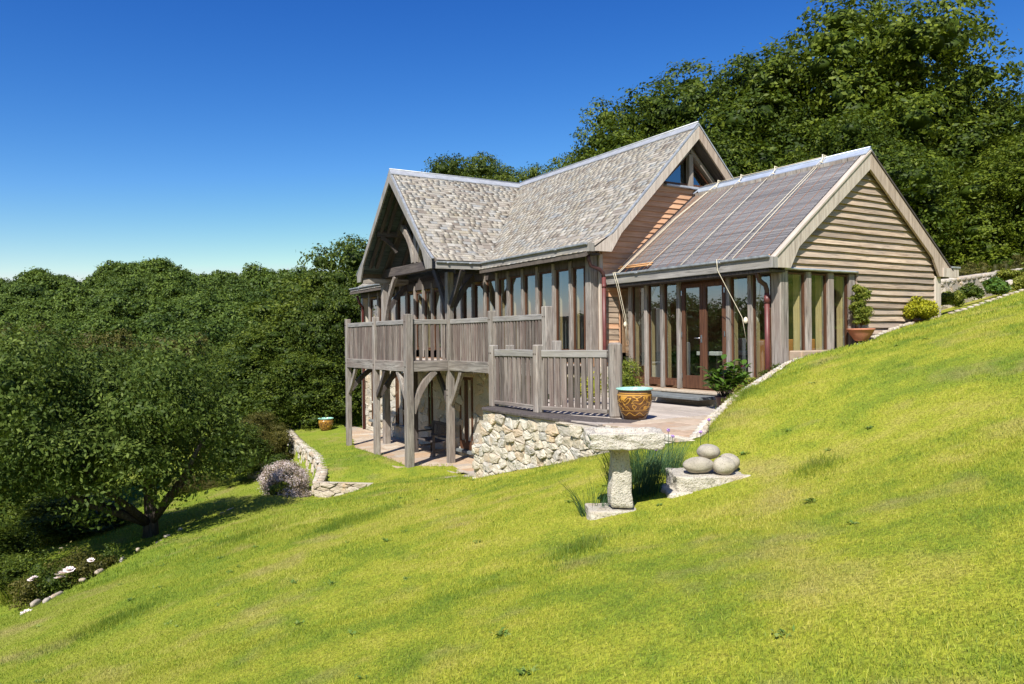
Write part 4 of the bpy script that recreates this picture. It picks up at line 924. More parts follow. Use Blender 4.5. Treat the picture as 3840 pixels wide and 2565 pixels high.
# crazy rectangular paving: courses of flags
def flags(x0, x1, y0, y1, z, par, cw, ch, keep=None, seed=4, mat='paving', rot=0.0):
    rg = random.Random(seed); y = y0; c, s = math.cos(rot), math.sin(rot); cx_, cy_ = (x0+x1)/2, (y0+y1)/2
    while y < y1-.05:
        h = ch*rg.uniform(.8, 1.3); h = min(h, y1-y); x = x0-rg.uniform(0, cw)
        while x < x1:
            w = cw*rg.uniform(.7, 1.5); a = max(x, x0); b = min(x+w, x1)
            if b-a > .08 and (keep is None or keep((a+b)/2, y+h/2)):
                mx, my = (a+b)/2, y+h/2; dz = rg.uniform(-.003, .003)
                rx, ry = cx_+(mx-cx_)*c-(my-cy_)*s, cy_+(mx-cx_)*s+(my-cy_)*c
                mb = MB(); mb.box(-(b-a)/2+.010, (b-a)/2-.010, -h/2+.010, h/2-.010, -.03, 0)
                mb.make('paving_stone', M[mat], par, bevel=.004, matrix=Matrix.Translation((rx, ry, z+dz)) @ Matrix.Rotation(rot, 4, 'Z'))
            x += w
        y += h
bank_y = lambda x: np.interp(x, [b[0] for b in BANK], [b[1] for b in BANK])
flags(7.2, 10.95, 7.2, 9.28, Z0, P, .62, .42, keep=lambda x, y: y > bank_y(x)-.15 and y < 9.28)
# lower terrace
T = mk('lower_terrace', [(8.25, 19.45, -2.44), (9.25, 18.45, -2.44), (9.15, 13.3, -2.44), (10.6, 13.3, -2.44), (10.6, 31, -2.44), (9.95, 30.3, -2.44), (9.32, 27.3, -2.44), (8.22, 23.8, -2.44)], [tuple(range(8))], M['mortar']); tag(T, kind='structure')
TPOLY = [(8.2, 19.5), (9.2, 18.5), (8.6, 16.5), (9.1, 13.3), (10.5, 13.3), (10.5, 31), (9.95, 30.4), (9.3, 27.3), (8.2, 23.8)]
def inp(x, y, poly): return bool(inpoly(np.array([x]), np.array([y]), poly)[0])
flags(8.0, 10.45, 16.0, 30.6, -2.40, T, .60, .40, keep=lambda x, y: inp(x, y, TPOLY), seed=12)

# retaining wall with the sloping lawn in front of it
W = thing('retaining_wall', (7.05, 11, -1.4), 'cream granite rubble retaining wall under the slatted balustrade, lawn sloping along its foot', 'wall')
wb = box('wall_core', 7.09, 7.5, 9.15, 12.82, -2.3, -.29, M['mortar'], W)
stones(lambda u, v, w: (7.09-w, 9.15+u, -1.75+v), 3.68, 1.45, .25, .155, M['granite_wall'], W, joint=.007, proud=.045, rg=random.Random(21), keep=lambda u, v: -1.75+v > hz(6.95, 9.15+u)-.16)
stones(lambda u, v, w: (7.1+u, 12.82+w, -2.2+v), .5, 1.9, .24, .16, M['granite_wall'], W, joint=.007, proud=.04, rg=random.Random(22))
mb = MB(); mb.box(7.15, 7.6, 12.85, 13.32, -2.4, -1.02); mb.make('wall_core', M['mortar'], W)
stones(lambda u, v, w: (7.15-w, 12.85+u, -2.2+v), .48, 1.2, .22, .15, M['granite_wall'], W, joint=.007, proud=.045, rg=random.Random(23))
# coping board, bending at its ends
cop = [(7.12, 12.92), (7.02, 12.75), (7.0, 11.4), (7.05, 10.4), (7.25, 9.55), (7.62, 9.1), (8.0, 9.3), (7.8, 9.9), (7.6, 10.6), (7.58, 11.4), (7.58, 12.92)]
mb = MB(); mb.prism(cop, -.29, -.245, 'z'); c = Vector((7.3, 11, -.26)); mb.v = [tuple(Vector(v)-c) for v in mb.v]; mb.make('coping', M['oak_dark'], W, matrix=Matrix.Translation(c), bevel=.006)
# low end of the patio (thin stone courses) beside the trough
E_ = thing('patio_edge_wall', (7.1, 8.0, -.4), 'low flat-bedded stone edge of the patio behind the trough', 'wall')
for k, (z0, z1) in enumerate(((-.42, -.34), (-.34, -.255), (-.52, -.425))):
    y = 7.1
    while y < 9.15:
        w = random.uniform(.22, .5); y1 = min(y+w, 9.2)
        xo = np.interp(y, [7.1, 7.9, 9.2], [7.05, 7.15, 7.22])+random.uniform(-.02, .02)
        box('stone', xo, xo+.25, y+.004, y1-.004, z0+.003, z1-.003, M['granite_wall'], E_, bevel=.012); y = y1

# pale edging stones along the bank above the patio
EW = thing('bank_edging_wall', (9.5, 8.2, 0), 'pale stone edging wall holding the lawn bank beside the patio', 'wall')
B3 = [Vector(b) for b in BANK]
def along(pts, step):
    out = []; acc = 0
    for a, b in zip(pts, pts[1:]):
        L = (b-a).length; t = 0
        while acc+ (L-t) >= step: t += step-acc; acc = 0; out.append((a+(b-a)*(t/L), (b-a).normalized()))
        acc += L-t
    return out
def rockmesh(name, c, sx, sy, sz, mat, parent=None, seed=0, rz=0, lump=.16, sub=2, flat=0.0):
    import bmesh
    from mathutils import noise
    bm = bmesh.new(); bmesh.ops.create_icosphere(bm, subdivisions=sub, radius=1); off = Vector((seed*3.1, seed*1.7, seed*.9))
    for v in bm.verts:
        n = noise.noise(v.co*1.3+off)*lump + noise.noise(v.co*3.1+off)*lump*.4
        q = v.co*(1+n)
        if flat: q = Vector((math.copysign(abs(q.x)**(1-flat), q.x), math.copysign(abs(q.y)**(1-flat), q.y), math.copysign(abs(q.z)**(1-flat), q.z)))
        v.co = Vector((q.x*sx, q.y*sy, q.z*sz))
    me = bpy.data.meshes.new(name); bm.to_mesh(me); bm.free(); me.polygons.foreach_set('use_smooth', [True]*len(me.polygons))
    return link(name, me, parent, mat, Matrix.Translation(Vector(c)) @ Matrix.Rotation(rz, 4, 'Z'))
for i, (p, d) in enumerate(along(B3, .118)):
    n = Vector((-d.y, d.x, 0)).normalized()
    gl = p.z if True else 0
    if 1.0: rockmesh('stone', (p.x+n.x*.03, p.y+n.y*.03, p.z-.055+random.uniform(-.012, .012)), random.uniform(.035, .10), random.uniform(.035, .06), random.uniform(.025, .05), M['edging'], EW, i, math.atan2(d.y, d.x)+random.uniform(-.4, .4), .45, 2, .35)
    z = p.z-.10
    while z > -.3 and p.x < 11.3:
        q = Vector((p.x+n.x*.10, p.y+n.y*.10, z)); rockmesh('stone', q, .085, .10, .06, M['granite_wall'], EW, i+z, math.atan2(d.y, d.x), .15, 1, .4); z -= .12
# ledge below the gable window
box_l = box('window_ledge', 11.35, 13.5, 8.88, 9.16, .60, .80, M['paving'], None, bevel=.02); tag(box_l, 'pale stone ledge under the gable window', 'ledge')

# slatted balustrade on the wall
FB = thing('terrace_balustrade', (7.45, 11.4, -.25), 'weathered oak slatted balustrade standing on the granite retaining wall', 'balustrade')
timber('post', (7.42, 12.98, -.26), (7.42, 12.98, .95), .15, .15, M['oak'], FB, side=(0, 1, 0), segs=4, wob=.003, bevel=.02)
timber('post', (7.42, 11.38, -.26), (7.42, 11.38, .96), .15, .15, M['oak'], FB, side=(0, 1, 0), segs=4, wob=.003, bevel=.02)
timber('post', (8.0, 9.93, -.26), (8.0, 9.93, .99), .21, .21, M['oak'], FB, side=(.6, 1, 0), segs=4, wob=.004, bevel=.035)
rail_run((7.42, 12.89, 0), (7.42, 11.47, 0), 9, FB, zr=.86, zd=-.12, beam=False, w=.095, low=-.13)
rail_run((7.45, 11.29, 0), (7.92, 10.03, 0), 10, FB, zr=.86, zd=-.12, beam=False, w=.095, low=-.13)

for y_ in (12.98, 11.38):
    for k in (-.03, .03): box('peg', 7.42-.083, 7.42-.075, y_+k-.010, y_+k+.010, .78, .805, M['dark'], FB)
# curved low wall of the lower lawn
L3 = [Vector((x, y, -2.44)) for x, y in reversed(LOWWALL)]
LW = thing('curved_garden_wall', (6.6, 22, -2.9), 'low curved granite wall edging the lower lawn beyond the sloping grass', 'wall')
cum = [0]
for a, b in zip(L3, L3[1:]): cum.append(cum[-1]+(b-a).length)
def lw(u, v, w):
    u = max(0, min(cum[-1]-1e-4, u)); k = max(i for i in range(len(cum)-1) if cum[i] <= u); a, b = L3[k], L3[k+1]; t = (u-cum[k])/(cum[k+1]-cum[k]); p = a+(b-a)*t; d = (b-a).normalized(); n = Vector((d.y, -d.x, 0))
    n = n if n.x < 0 else -n
    return (p.x+n.x*w, p.y+n.y*w, -3.5+v)
stones(lw, cum[-1], 1.06, .34, .19, M['granite_wall'], LW, joint=.008, proud=.05, rg=random.Random(31), most=260)
mb = MB(); N_ = 40
for i in range(N_):
    u0, u1 = cum[-1]*i/N_, cum[-1]*(i+1)/N_
    mb.add([lw(u0, -.1, -.01), lw(u1, -.1, -.01), lw(u1, 1.02, -.01), lw(u0, 1.02, -.01), lw(u0, 1.02, -.22), lw(u1, 1.02, -.22)], [(0, 1, 2, 3), (3, 2, 5, 4)])
mb.make('wall_core', M['mortar'], LW)
for i in range(34):
    u = cum[-1]*(i+.5)/34; p = lw(u, 1.02, -.10); rockmesh('stone', p, .17, .13, .05, M['edging'], LW, i+50, 0, .2, 1, .3)
LE = thing('lawn_end_wall', (6, 18.3, -2.6), 'short straight stone wall at the near end of the lower lawn', 'wall')
a = Vector((5.53, 18.7, 0)); b = Vector((6.62, 17.72, 0)); d = (b-a).normalized(); n = Vector((d.y, -d.x, 0)); n = n if n.y < 0 else -n; Ln = (b-a).length
stones(lambda u, v, w: (a.x+d.x*u+n.x*w, a.y+d.y*u+n.y*w, -2.98+v), Ln, .56, .32, .14, M['edging'], LE, joint=.006, proud=.05, rg=random.Random(33))
q0 = a-n*.02; q1 = b-n*.02; mk('wall_core', [(q0.x, q0.y, -3.1), (q1.x, q1.y, -3.1), (q1.x, q1.y, -2.46), (q0.x, q0.y, -2.46), (q0.x-n.x*.25, q0.y-n.y*.25, -2.46), (q1.x-n.x*.25, q1.y-n.y*.25, -2.46)], [(0, 1, 2, 3), (3, 2, 5, 4)], M['mortar'], LE)
# stone steps at the far end of the curved wall
for i, (x, y, z) in enumerate(((6.9, 29.0, -2.62), (6.55, 28.2, -2.86), (6.15, 27.2, -3.10), (5.95, 26.4, -3.34))):
    s = rockmesh('stone_step', (x, y, z-.1), .38, .24, .12, M['edging'], None, i+7, .5, .1, 2, .55); tag(s, ['topmost slab of the rough stone steps by the curved wall', 'second slab down of the rough stone steps', 'third slab down of the rough stone steps', 'lowest slab of the rough stone steps by the shaded grass'][i], 'step', 'stone steps by the curved wall')

# dry stone wall up the garden on the right
DW = thing('dry_stone_wall', (20, 10.5, 2), 'long dry stone wall climbing the slope behind the shrub border', 'wall')
wp0, wp1 = Vector((16.6, 10.7, 0)), Vector((27.0, 10.9, 0)); dd = (wp1-wp0).normalized(); Lw = (wp1-wp0).length
ztop = lambda u: 2.12+.105*u
mb = MB(); mb.prism([(16.6, .2), (27.0, 1.4), (27.0, ztop(Lw)-.03), (16.6, ztop(0)-.03)], 10.72, 11.25, 'y'); mb.make('wall_core', M['drystone'], DW)
stones(lambda u, v, w: (16.6+u, 10.72-w+.02*u, 1.0+v), Lw, 2.3, .36, .17, M['drystone'], DW, joint=.012, proud=.07, rg=random.Random(41), keep=lambda u, v: 1.0+v < ztop(u) and 1.0+v > 1.1+.1*u, most=280)
for i in range(44):
    u = Lw*(i+.5)/44; rockmesh('coping_stone', (16.6+u, 10.9, ztop(u)), .15, .26, .07, M['drystone'], DW, i+90, 0, .25, 1, .3)
RE = thing('border_edging', (18.5, 8.6, 2), 'row of pale edging stones between the upper lawn and the shrub border', 'edging')
for i in range(40):
    x = 16.2+i*.2; y = 8.92-(x-16.2)*.10; rockmesh('stone', (x, y, hz(x, y-.15)-.01+random.uniform(-.01, .01)), random.uniform(.06, .12), .07, .04, M['edging'], RE, i+140, random.uniform(-.3, .3), .22, 1, .3)
for i in range(14):
    x = 19.4+i*.34; s = rockmesh('stone', (x, 9.5+random.uniform(-.05, .05), 2.2+.11*(x-19.4)+random.uniform(-.05, .05)), .2, .15, .13, M['drystone'], RE, i+200, random.random(), .25, 2, .25)

# ------------------------------------------------------------------ granite trough on its pedestal, boulders, slab
def roughbox(name, c, dims, mat, parent=None, rz=0.0, top_scale=(1, 1), amp=.02, n=12, dish=None, seed=0, matrix=None):
    """a hewn block: gridded box with noisy faces; dish=(margin, depth) hollows its top"""
    import bmesh
    from mathutils import noise
    bm = bmesh.new(); bmesh.ops.create_cube(bm, size=1); bmesh.ops.subdivide_edges(bm, edges=bm.edges, cuts=n, use_grid_fill=True)
    for v in bm.verts:
        q = v.co.copy(); t = q.z+.5; sx = 1+(top_scale[0]-1)*t; sy = 1+(top_scale[1]-1)*t
        # rounded arrises
        ax, ay, az = abs(q.x)*2, abs(q.y)*2, abs(q.z)*2; e = sorted((ax, ay, az))[1]
        rnd = 1-.035*max(0, (e-.82)/.18)**2
        w = Vector((q.x*dims[0]*sx*rnd, q.y*dims[1]*sy*rnd, q.z*dims[2]*rnd))
        if dish and q.z > .49:
            mx = dims[0]/2-dish[0]; my = dims[1]/2-dish[0]
            if abs(w.x) < mx and abs(w.y) < my: w.z -= dish[1]*min(1, (mx-abs(w.x))/.035, (my-abs(w.y))/.035)
        off = Vector((seed, seed*2, 0)); d = q.normalized()
        k = noise.noise(w*6+off)*amp + noise.noise(w*17+off)*amp*.55 + noise.noise(w*40+off)*amp*.22
        v.co = w + Vector((d.x*k*1.3, d.y*k*1.3, d.z*k*.6))
    me = bpy.data.meshes.new(name); bm.to_mesh(me); bm.free(); me.polygons.foreach_set('use_smooth', [True]*len(me.polygons))
    return link(name, me, parent, mat, Matrix.Translation(Vector(c)) @ Matrix.Rotation(rz, 4, 'Z'))
VR = -math.radians(31.17)  # the trough lies square to the camera direction
tx, ty = 4.92, 6.05; gz = hz(tx, ty)
sl = roughbox('base_slab', (tx+.12, ty+.0, gz-.035), (.86, .42, .13), M['granite'], None, VR+.02, amp=.02, seed=3); tag(sl, 'flat granite slab set in the lawn under the trough pedestal', 'slab')
pd_ = roughbox('pedestal', (tx, ty, gz+.06+.30), (.225, .21, .62), M['granite'], None, VR+.03, top_scale=(.72, .8), amp=.016, seed=5); tag(pd_, 'tapering granite pedestal, shaded at the top, standing on a slab', 'pedestal')
tr = thing('granite_trough', (tx, ty, gz+.67), 'rough hewn shallow granite trough lying across a pedestal', 'trough')
roughbox('basin', (tx-.01, ty-.07, gz+.67+.075), (.72, .50, .165), M['granite'], tr, VR, top_scale=(1.05, 1.05), amp=.032, n=22, dish=(.075, .07), seed=8)
wat = box('gravel_bed', -.26, .26, -.14, .14, 0, .012, M['terracotta'], tr); wat.matrix_basis = Matrix.Translation((tx-.01, ty-.07, gz+.67+.088)) @ Matrix.Rotation(VR, 4, 'Z')
sx_, sy_ = 6.02, 5.86; gz2 = hz(sx_, sy_)
sb = thing('boulder_plinth', (sx_, sy_, gz2), 'two-layered pale granite block with cobbles on top beside the trough', 'block')
roughbox('lower_block', (sx_-.03, sy_, -.66), (.98, .58, .26), M['granite'], sb, VR-.03, amp=.03, n=16, seed=12)
roughbox('upper_block', (sx_+.05, sy_+.02, -.465), (.92, .55, .18), M['granite'], sb, VR+.02, amp=.028, n=16, seed=14)
R_ = Vector((math.cos(VR), math.sin(VR), 0)); F_ = Vector((-math.sin(VR), math.cos(VR), 0)); top = -.382
for (r_, f_, z_, a, b, c, lab, sd) in ((-.16, -.06, .095, .170, .13, .088, 'large flattened oval granite cobble, lower left of the pile of four', 1), (.10, -.10, .09, .118, .12, .098, 'small rounded cobble in front of the pile, lower right', 2),
                                (.20, .07, .10, .115, .12, .095, 'grey cobble at the back right of the pile of four', 3), (-.03, .02, .225, .132, .12, .08, 'smooth pale cobble crowning the pile of four', 4)):
    p = Vector((sx_, sy_, top+z_))+R_*r_+F_*f_
    o = rockmesh('cobble', p, a, b, c, M['cobble'], None, sd*5, VR+.2*sd, .06, 4); tag(o, lab, 'cobble', 'cobbles piled on the granite block')

# ------------------------------------------------------------------ glazed dragon pot (generic swirling ornament) and its smaller fellow
def glaze():
    t = NT('brown_ochre_glaze', 0.18, 0.6); co = t.objco(); sx = t.n('ShaderNodeSeparateXYZ'); t.l(co, sx.inputs[0])
    ang = t.math('ARCTAN2', sx.outputs[1], sx.outputs[0]); z = sx.outputs[2]
    cx_ = t.n('ShaderNodeCombineXYZ'); t.l(t.math('MULTIPLY', ang, .26), cx_.inputs[0]); t.l(z, cx_.inputs[1])
    base = t.ramp(t.noise(co, 14, 3), [(.3, (0.085, 0.038, 0.014)), (.7, (0.15, 0.068, 0.022))])
    # writhing strokes: contour bands of a distorted noise
    n1 = t.noise(cx_.outputs[0], 6.0, 1.5, .4, 1.6); band = t.math('ABSOLUTE', t.math('SUBTRACT', n1, .5))
    st = t.ramp(band, [(.0, (1, 1, 1)), (.035, (1, 1, 1)), (.05, (0, 0, 0))])
    zone = t.math('MULTIPLY', t.math('GREATER_THAN', z, .17), t.math('LESS_THAN', z, .385))
    f = t.math('MULTIPLY', st, zone)
    wv = t.math('ABSOLUTE', t.math('SUBTRACT', z, t.math('ADD', .10, t.math('MULTIPLY', t.math('SINE', t.math('MULTIPLY', ang, 9.0)), .022))))
    f = t.math('MAXIMUM', f, t.math('LESS_THAN', wv, .006)); f = t.math('MAXIMUM', f, t.math('LESS_THAN', t.math('ABSOLUTE', t.math('SUBTRACT', z, .155)), .004))
    f = t.math('MAXIMUM', f, t.math('LESS_THAN', t.math('ABSOLUTE', t.math('SUBTRACT', z, .40)), .010))
    f = t.math('MAXIMUM', f, t.math('LESS_THAN', t.math('ABSOLUTE', t.math('SUBTRACT', z, .43)), .006))
    c = t.mix(f, base, (0.52, 0.27, 0.045)); t.color(c); t.bump(f, .5, .003); return t.m
M['glaze'] = glaze()
def dragon_pot(x, y, z, s, label, plant=None):
    t = thing('glazed_pot', (x, y, z), label, 'pot')
    pr = [(0, 0), (.165, 0), (.19, .02), (.225, .10), (.265, .22), (.282, .33), (.280, .40), (.268, .43), (.272, .445), (.262, .455), (.268, .465), (.270, .475)]
    lathe('body', [(r*s, h*s) for r, h in pr], M['glaze'], t, (x, y, z), 56)
    lathe('rim', [(r*s, h*s) for r, h in [(.262, .472), (.292, .478), (.300, .492), (.290, .505), (.262, .505), (.245, .49), (.24, .40)]], M['turq'], t, (x, y, z), 56)
    lathe('soil', [(0, .43*s), (.245*s, .425*s)], M['soil'], t, (x, y, z), 30)
    return t
dragon_pot(8.06, 9.52, Z0, 1.0, 'large brown glazed pot with ochre swirling ornament and turquoise rim by the thick post')
dragon_pot(9.05, 28.9, -2.42, 1.0, 'smaller looking ochre glazed pot on the grass at the far corner of the lower paving')

# ------------------------------------------------------------------ bench under the balcony, facing the terrace
BN = thing('garden_bench', (9.95, 21.3, -2.4), 'weathered slatted garden bench in the shade under the balcony', 'bench')
bx, by0, by1 = 9.62, 20.4, 21.7
ob = M['oak_dark']
# the back faces the house wall: bench runs along Y, its end turned to the camera
for y in (by0+.03, by1-.03):
    timber('leg', (bx, y, -2.4), (bx, y, -1.78), .06, .06, ob, BN, side=(0, 1, 0)); timber('leg', (bx+.5, y, -2.4), (bx+.58, y, -1.48), .06, .06, ob, BN, side=(0, 1, 0))
    timber('armrest', (bx-.04, y, -1.76), (bx+.54, y, -1.74), .06, .04, ob, BN); timber('stretcher', (bx, y, -2.2), (bx+.5, y, -2.2), .04, .05, ob, BN)
for k in range(6): timber('seat_slat', (bx+.02+k*.085, by0, -1.97), (bx+.02+k*.085, by1, -1.97), .065, .022, ob, BN)
timber('top_rail', (bx+.58, by0, -1.5), (bx+.58, by1, -1.5), .04, .09, ob, BN); timber('low_rail', (bx+.52, by0, -1.88), (bx+.52, by1, -1.88), .04, .06, ob, BN)
for k in range(16):
    y = by0+.08+k*(by1-by0-.16)/15; timber('back_slat', (bx+.525, y, -1.87), (bx+.575, y, -1.52), .012, .035, ob, BN, side=(0, 1, 0), bevel=0)
# mast on the skyline is added with the woods
# ================================================================== PLANTS
def unit(a): return a/np.maximum(np.linalg.norm(a, axis=-1, keepdims=True), 1e-9)
def rdir(rg, n): return unit(rg.normal(size=(n, 3)))
def leaf_quads(rg, C, Nrm, size, asp=.5, jit=.52):
    """one rhombic leaf at every centre C, facing roughly Nrm"""
    n = len(C); N = unit(Nrm + rg.normal(size=(n, 3))*jit); T = unit(np.cross(N, rdir(rg, n))); B = np.cross(N, T)
    s = size*rg.uniform(.65, 1.35, (n, 1))
    V = np.stack([C - T*s, C + B*s*asp + N*s*.12, C + T*s, C - B*s*asp + N*s*.12], 1).reshape(-1, 3)
    Q = np.arange(4*n).reshape(-1, 4); A = np.repeat(rg.random(n), 4); return V, Q, A
def sphere_core(c, r, nu=9, nv=6, rg=None):
    V = []; Q = []
    for j in range(nv+1):
        for i in range(nu):
            th = math.pi*j/nv; ph = 2*math.pi*i/nu; k = 1+(rg.uniform(-.12, .12) if rg is not None else 0)
            V.append((c[0]+r[0]*k*math.sin(th)*math.cos(ph), c[1]+r[1]*k*math.sin(th)*math.sin(ph), c[2]+r[2]*k*math.cos(th)))
    for j in range(nv):
        for i in range(nu): Q.append((j*nu+i, j*nu+(i+1) % nu, (j+1)*nu+(i+1) % nu, (j+1)*nu+i))
    return np.array(V), np.array(Q)
def crown(rg, R, nl, ns, nleaf, leaf, lobe=(.24, .38), low=-.55, spr=.09, core=.72, asp=.5, shell=(.55, .92), flat=1.0):
    """leaves in sprigs on the skins of many lobes spread through an ellipsoid R; returns arrays"""
    R = np.array(R, float); L = []
    while len(L) < nl:
        d = rdir(rg, 1)[0]
        if d[2] < low: continue
        L.append((d*rg.uniform(*shell), rg.uniform(*lobe)))
    Vs = []; Qs = []; As = []; b = 0
    for c, r in L:
        cc = c*R; rr = r*R.min()*np.array([1.15, 1.15, .85*flat])
        n = max(6, int(ns*(r/.3)**2)); d = rdir(rg, n); d[:, 2] += .18; d = unit(d)
        P = cc + d*rr*rg.uniform(.78, 1.12, (n, 1))
        inside = np.zeros(n, bool)
        for c2, r2 in L:
            if c2 is c: continue
            q = (P-c2*R)/(r2*R.min()*np.array([1.15, 1.15, .85*flat])); inside |= (np.linalg.norm(q, axis=1) < .72)
        P = P[~inside]; d = d[~inside]
        if len(P) == 0: continue
        sg = spr*R.min()*rg.uniform(.6, 1.3, (len(P), 1, 1))
        offs = rg.normal(size=(len(P), nleaf, 3))*sg*np.array([1, 1, .55]); LC = (P[:, None]+offs).reshape(-1, 3); LN = np.repeat(d, nleaf, axis=0)*1.0+np.array([0, 0, .3])
        V, Q, A = leaf_quads(rg, LC, LN, leaf, asp); 
        tone = np.repeat(np.repeat(rg.uniform(-.28, .28, len(P)), nleaf), 4); A = np.clip(A*.6+.2+tone, 0, 1)
        Vs.append(V); Qs.append(Q+b); As.append(A); b += len(V)
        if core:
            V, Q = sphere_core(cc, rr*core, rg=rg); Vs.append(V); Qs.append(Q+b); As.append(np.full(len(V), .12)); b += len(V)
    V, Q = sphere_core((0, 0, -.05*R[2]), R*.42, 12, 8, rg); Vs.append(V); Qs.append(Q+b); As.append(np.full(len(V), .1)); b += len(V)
    return np.concatenate(Vs), np.concatenate(Qs), np.concatenate(As)
def foliage_mesh(name, arr, mat):
    V, Q, A = arr; o = npmesh(name, V, Q, mat, None, {'rnd': A}); me = o.data; COL.objects.unlink(o); bpy.data.objects.remove(o); return me
def trunk_mesh(name, hgt, r, limbs, rg, mat, reach=.6):
    vs = []; fs = []
    def add(pts, rad, seg=7):
        b = len(vs); prev = Vector((1, 0, 0))
        for i, p in enumerate(pts):
            t = (pts[min(i+1, len(pts)-1)]-pts[max(i-1, 0)]).normalized(); y = (prev-t*prev.dot(t)).normalized(); x = y.cross(t); prev = y
            for k in range(seg): a = 2*math.pi*k/seg; vs.append(tuple(p+x*math.cos(a)*rad[i]+y*math.sin(a)*rad[i]))
        for i in range(len(pts)-1):
            for k in range(seg): fs.append((b+i*seg+k, b+i*seg+(k+1) % seg, b+(i+1)*seg+(k+1) % seg, b+(i+1)*seg+k))
    main = [Vector((rg.uniform(-.05, .05)*hgt*i/5, rg.uniform(-.05, .05)*hgt*i/5, hgt*i/5)) for i in range(6)]; add(main, [r*1.5]+[r*(1-.14*i) for i in range(1, 6)], 9)
    for i in range(limbs):
        a = 2*math.pi*i/limbs+rg.uniform(-.4, .4); z0 = hgt*rg.uniform(.35, .9); p = Vector((0, 0, z0)); L = hgt*reach*rg.uniform(.7, 1.3)
        pts = [p]; d = Vector((math.cos(a), math.sin(a), rg.uniform(.25, .9))).normalized()
        for k in range(4): p = p+d*L/4; pts.append(p.copy()); d = (d+Vector((rg.uniform(-.3, .3), rg.uniform(-.3, .3), rg.uniform(-.1, .35)))).normalized()
        add(pts, [r*.5, r*.42, r*.32, r*.22, r*.12])
    me = bpy.data.meshes.new(name); me.from_pydata(vs, [], fs); me.materials.append(mat); me.polygons.foreach_set('use_smooth', [True]*len(fs)); return me
rt = np.random.default_rng(11)
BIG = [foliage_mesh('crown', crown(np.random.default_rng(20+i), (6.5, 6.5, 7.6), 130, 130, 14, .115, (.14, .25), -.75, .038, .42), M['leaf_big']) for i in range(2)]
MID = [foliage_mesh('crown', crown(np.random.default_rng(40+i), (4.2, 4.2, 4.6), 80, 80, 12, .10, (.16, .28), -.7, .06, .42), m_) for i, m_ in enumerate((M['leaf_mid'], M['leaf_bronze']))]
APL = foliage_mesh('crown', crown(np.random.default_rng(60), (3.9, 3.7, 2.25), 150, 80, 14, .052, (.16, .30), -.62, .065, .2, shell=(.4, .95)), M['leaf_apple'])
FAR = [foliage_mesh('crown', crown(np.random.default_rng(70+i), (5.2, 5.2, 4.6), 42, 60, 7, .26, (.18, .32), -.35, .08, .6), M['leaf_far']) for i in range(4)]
TRK = [trunk_mesh('trunk', 7.0, .38, 7, random.Random(3), M['bark']), trunk_mesh('trunk', 4.2, .2, 6, random.Random(4), M['bark'])]
def camray(xd, yd, t):
    """a place seen at photo pixel (xd, yd) of the 2347-wide view, t metres ahead (used once to survey the garden)"""
    d = FW + RT*((xd*1.636-1920)/2860) - UP*((yd*1.636-1282.5)/2860); return Vector((0, 0, CAMZ))+d*t
def at(lat, fw): return (.5176*fw+.8556*lat, .8556*fw-.5176*lat)
def tree(x, y, zc, sc, crown_me, label, group=None, trunk=0, zs=1.0, rz=None, name='tree', ground=None):
    g = hz(x, y) if ground is None else ground; t = thing(name, (x, y, g), label, 'tree', group); rz = random.uniform(0, 6.28) if rz is None else rz
    c = bpy.data.objects.new('crown', crown_me); COL.objects.link(c); c.matrix_basis = Matrix.Translation((x, y, zc)) @ Matrix.Rotation(rz, 4, 'Z') @ Matrix.Diagonal((sc[0], sc[1], sc[2], 1)); adopt(c, t); register(c)
    k = bpy.data.objects.new('trunk', TRK[trunk]); COL.objects.link(k); hh = max(.6, (zc-g)*1.05)/(7.0 if trunk == 0 else 4.2)
    k.matrix_basis = Matrix.Translation((x, y, g-.15)) @ Matrix.Rotation(rz, 4, 'Z') @ Matrix.Diagonal((max(.6, sc[0]*.8), max(.6, sc[1]*.8), hh, 1)); adopt(k, t); register(k); return t
# --- the great trees behind the house
bt = [ # lateral, forward, top z, radius, bottom z
 (18.2, 40, 19.2, 8.4, 1.5, 'tallest round-headed broadleaf tree, its top rising behind the low wing gable'),
 (11.8, 41, 17.0, 7.4, 1.5, 'broad tree behind the main ridge, left of the tallest tree'),
 (6.6, 42, 14.6, 5.8, 1.0, 'lower rounded tree just behind the main roof ridge'),
 (25.2, 38, 14.3, 7.0, .8, 'large spreading tree above the dry stone wall'),
 (32.5, 38, 12.5, 7.0, 1.0, 'outermost great tree beyond the dry stone wall'),
 (15.2, 34, 11.5, 5.4, .5, 'dark tree close behind the wing roof, filling the gap under the tallest crown'),
 (22.0, 31.5, 9.8, 5.0, .2, 'leafy tree low behind the gable end, branches reaching to the wall'),
 (28.0, 31, 9.0, 5.0, .5, 'low dark tree behind the dry stone wall coping'),
 (10.0, 35.5, 10.4, 4.4, .5, 'tree filling the notch between the two ridges'),
 (22.5, 47, 17.8, 7.0, 2, 'tall tree standing behind the tallest crown')]
for i, (la, fw, top_, R, bot, lab) in enumerate(bt):
    x, y = at(la, fw); zc = (top_+bot)/2; tree(x, y, zc, (R/7.3, R/7.3, (top_-bot)/2/8.6), BIG[i % 2], lab, 'great trees behind the house', 0, rz=i*1.3)
for i, (xd, yt, fw, R, lab) in enumerate(((1040, 362, 50, 3.2, 'leafy treetop showing over the cross gable ridge'), (1110, 358, 50, 3.2, 'taller leafy treetop beside the middle of the cross gable ridge'), (1225, 385, 49, 3.0, 'treetop peeping over the roof valley'), (1330, 352, 46, 3.2, 'treetop over the start of the main ridge, joining the great trees'))):
    tp = camray(xd, yt, fw); tree(tp.x, tp.y, tp.z-3.9, (R/4.4, R/4.4, .85), MID[0], lab, 'treetops over the roof', 1)
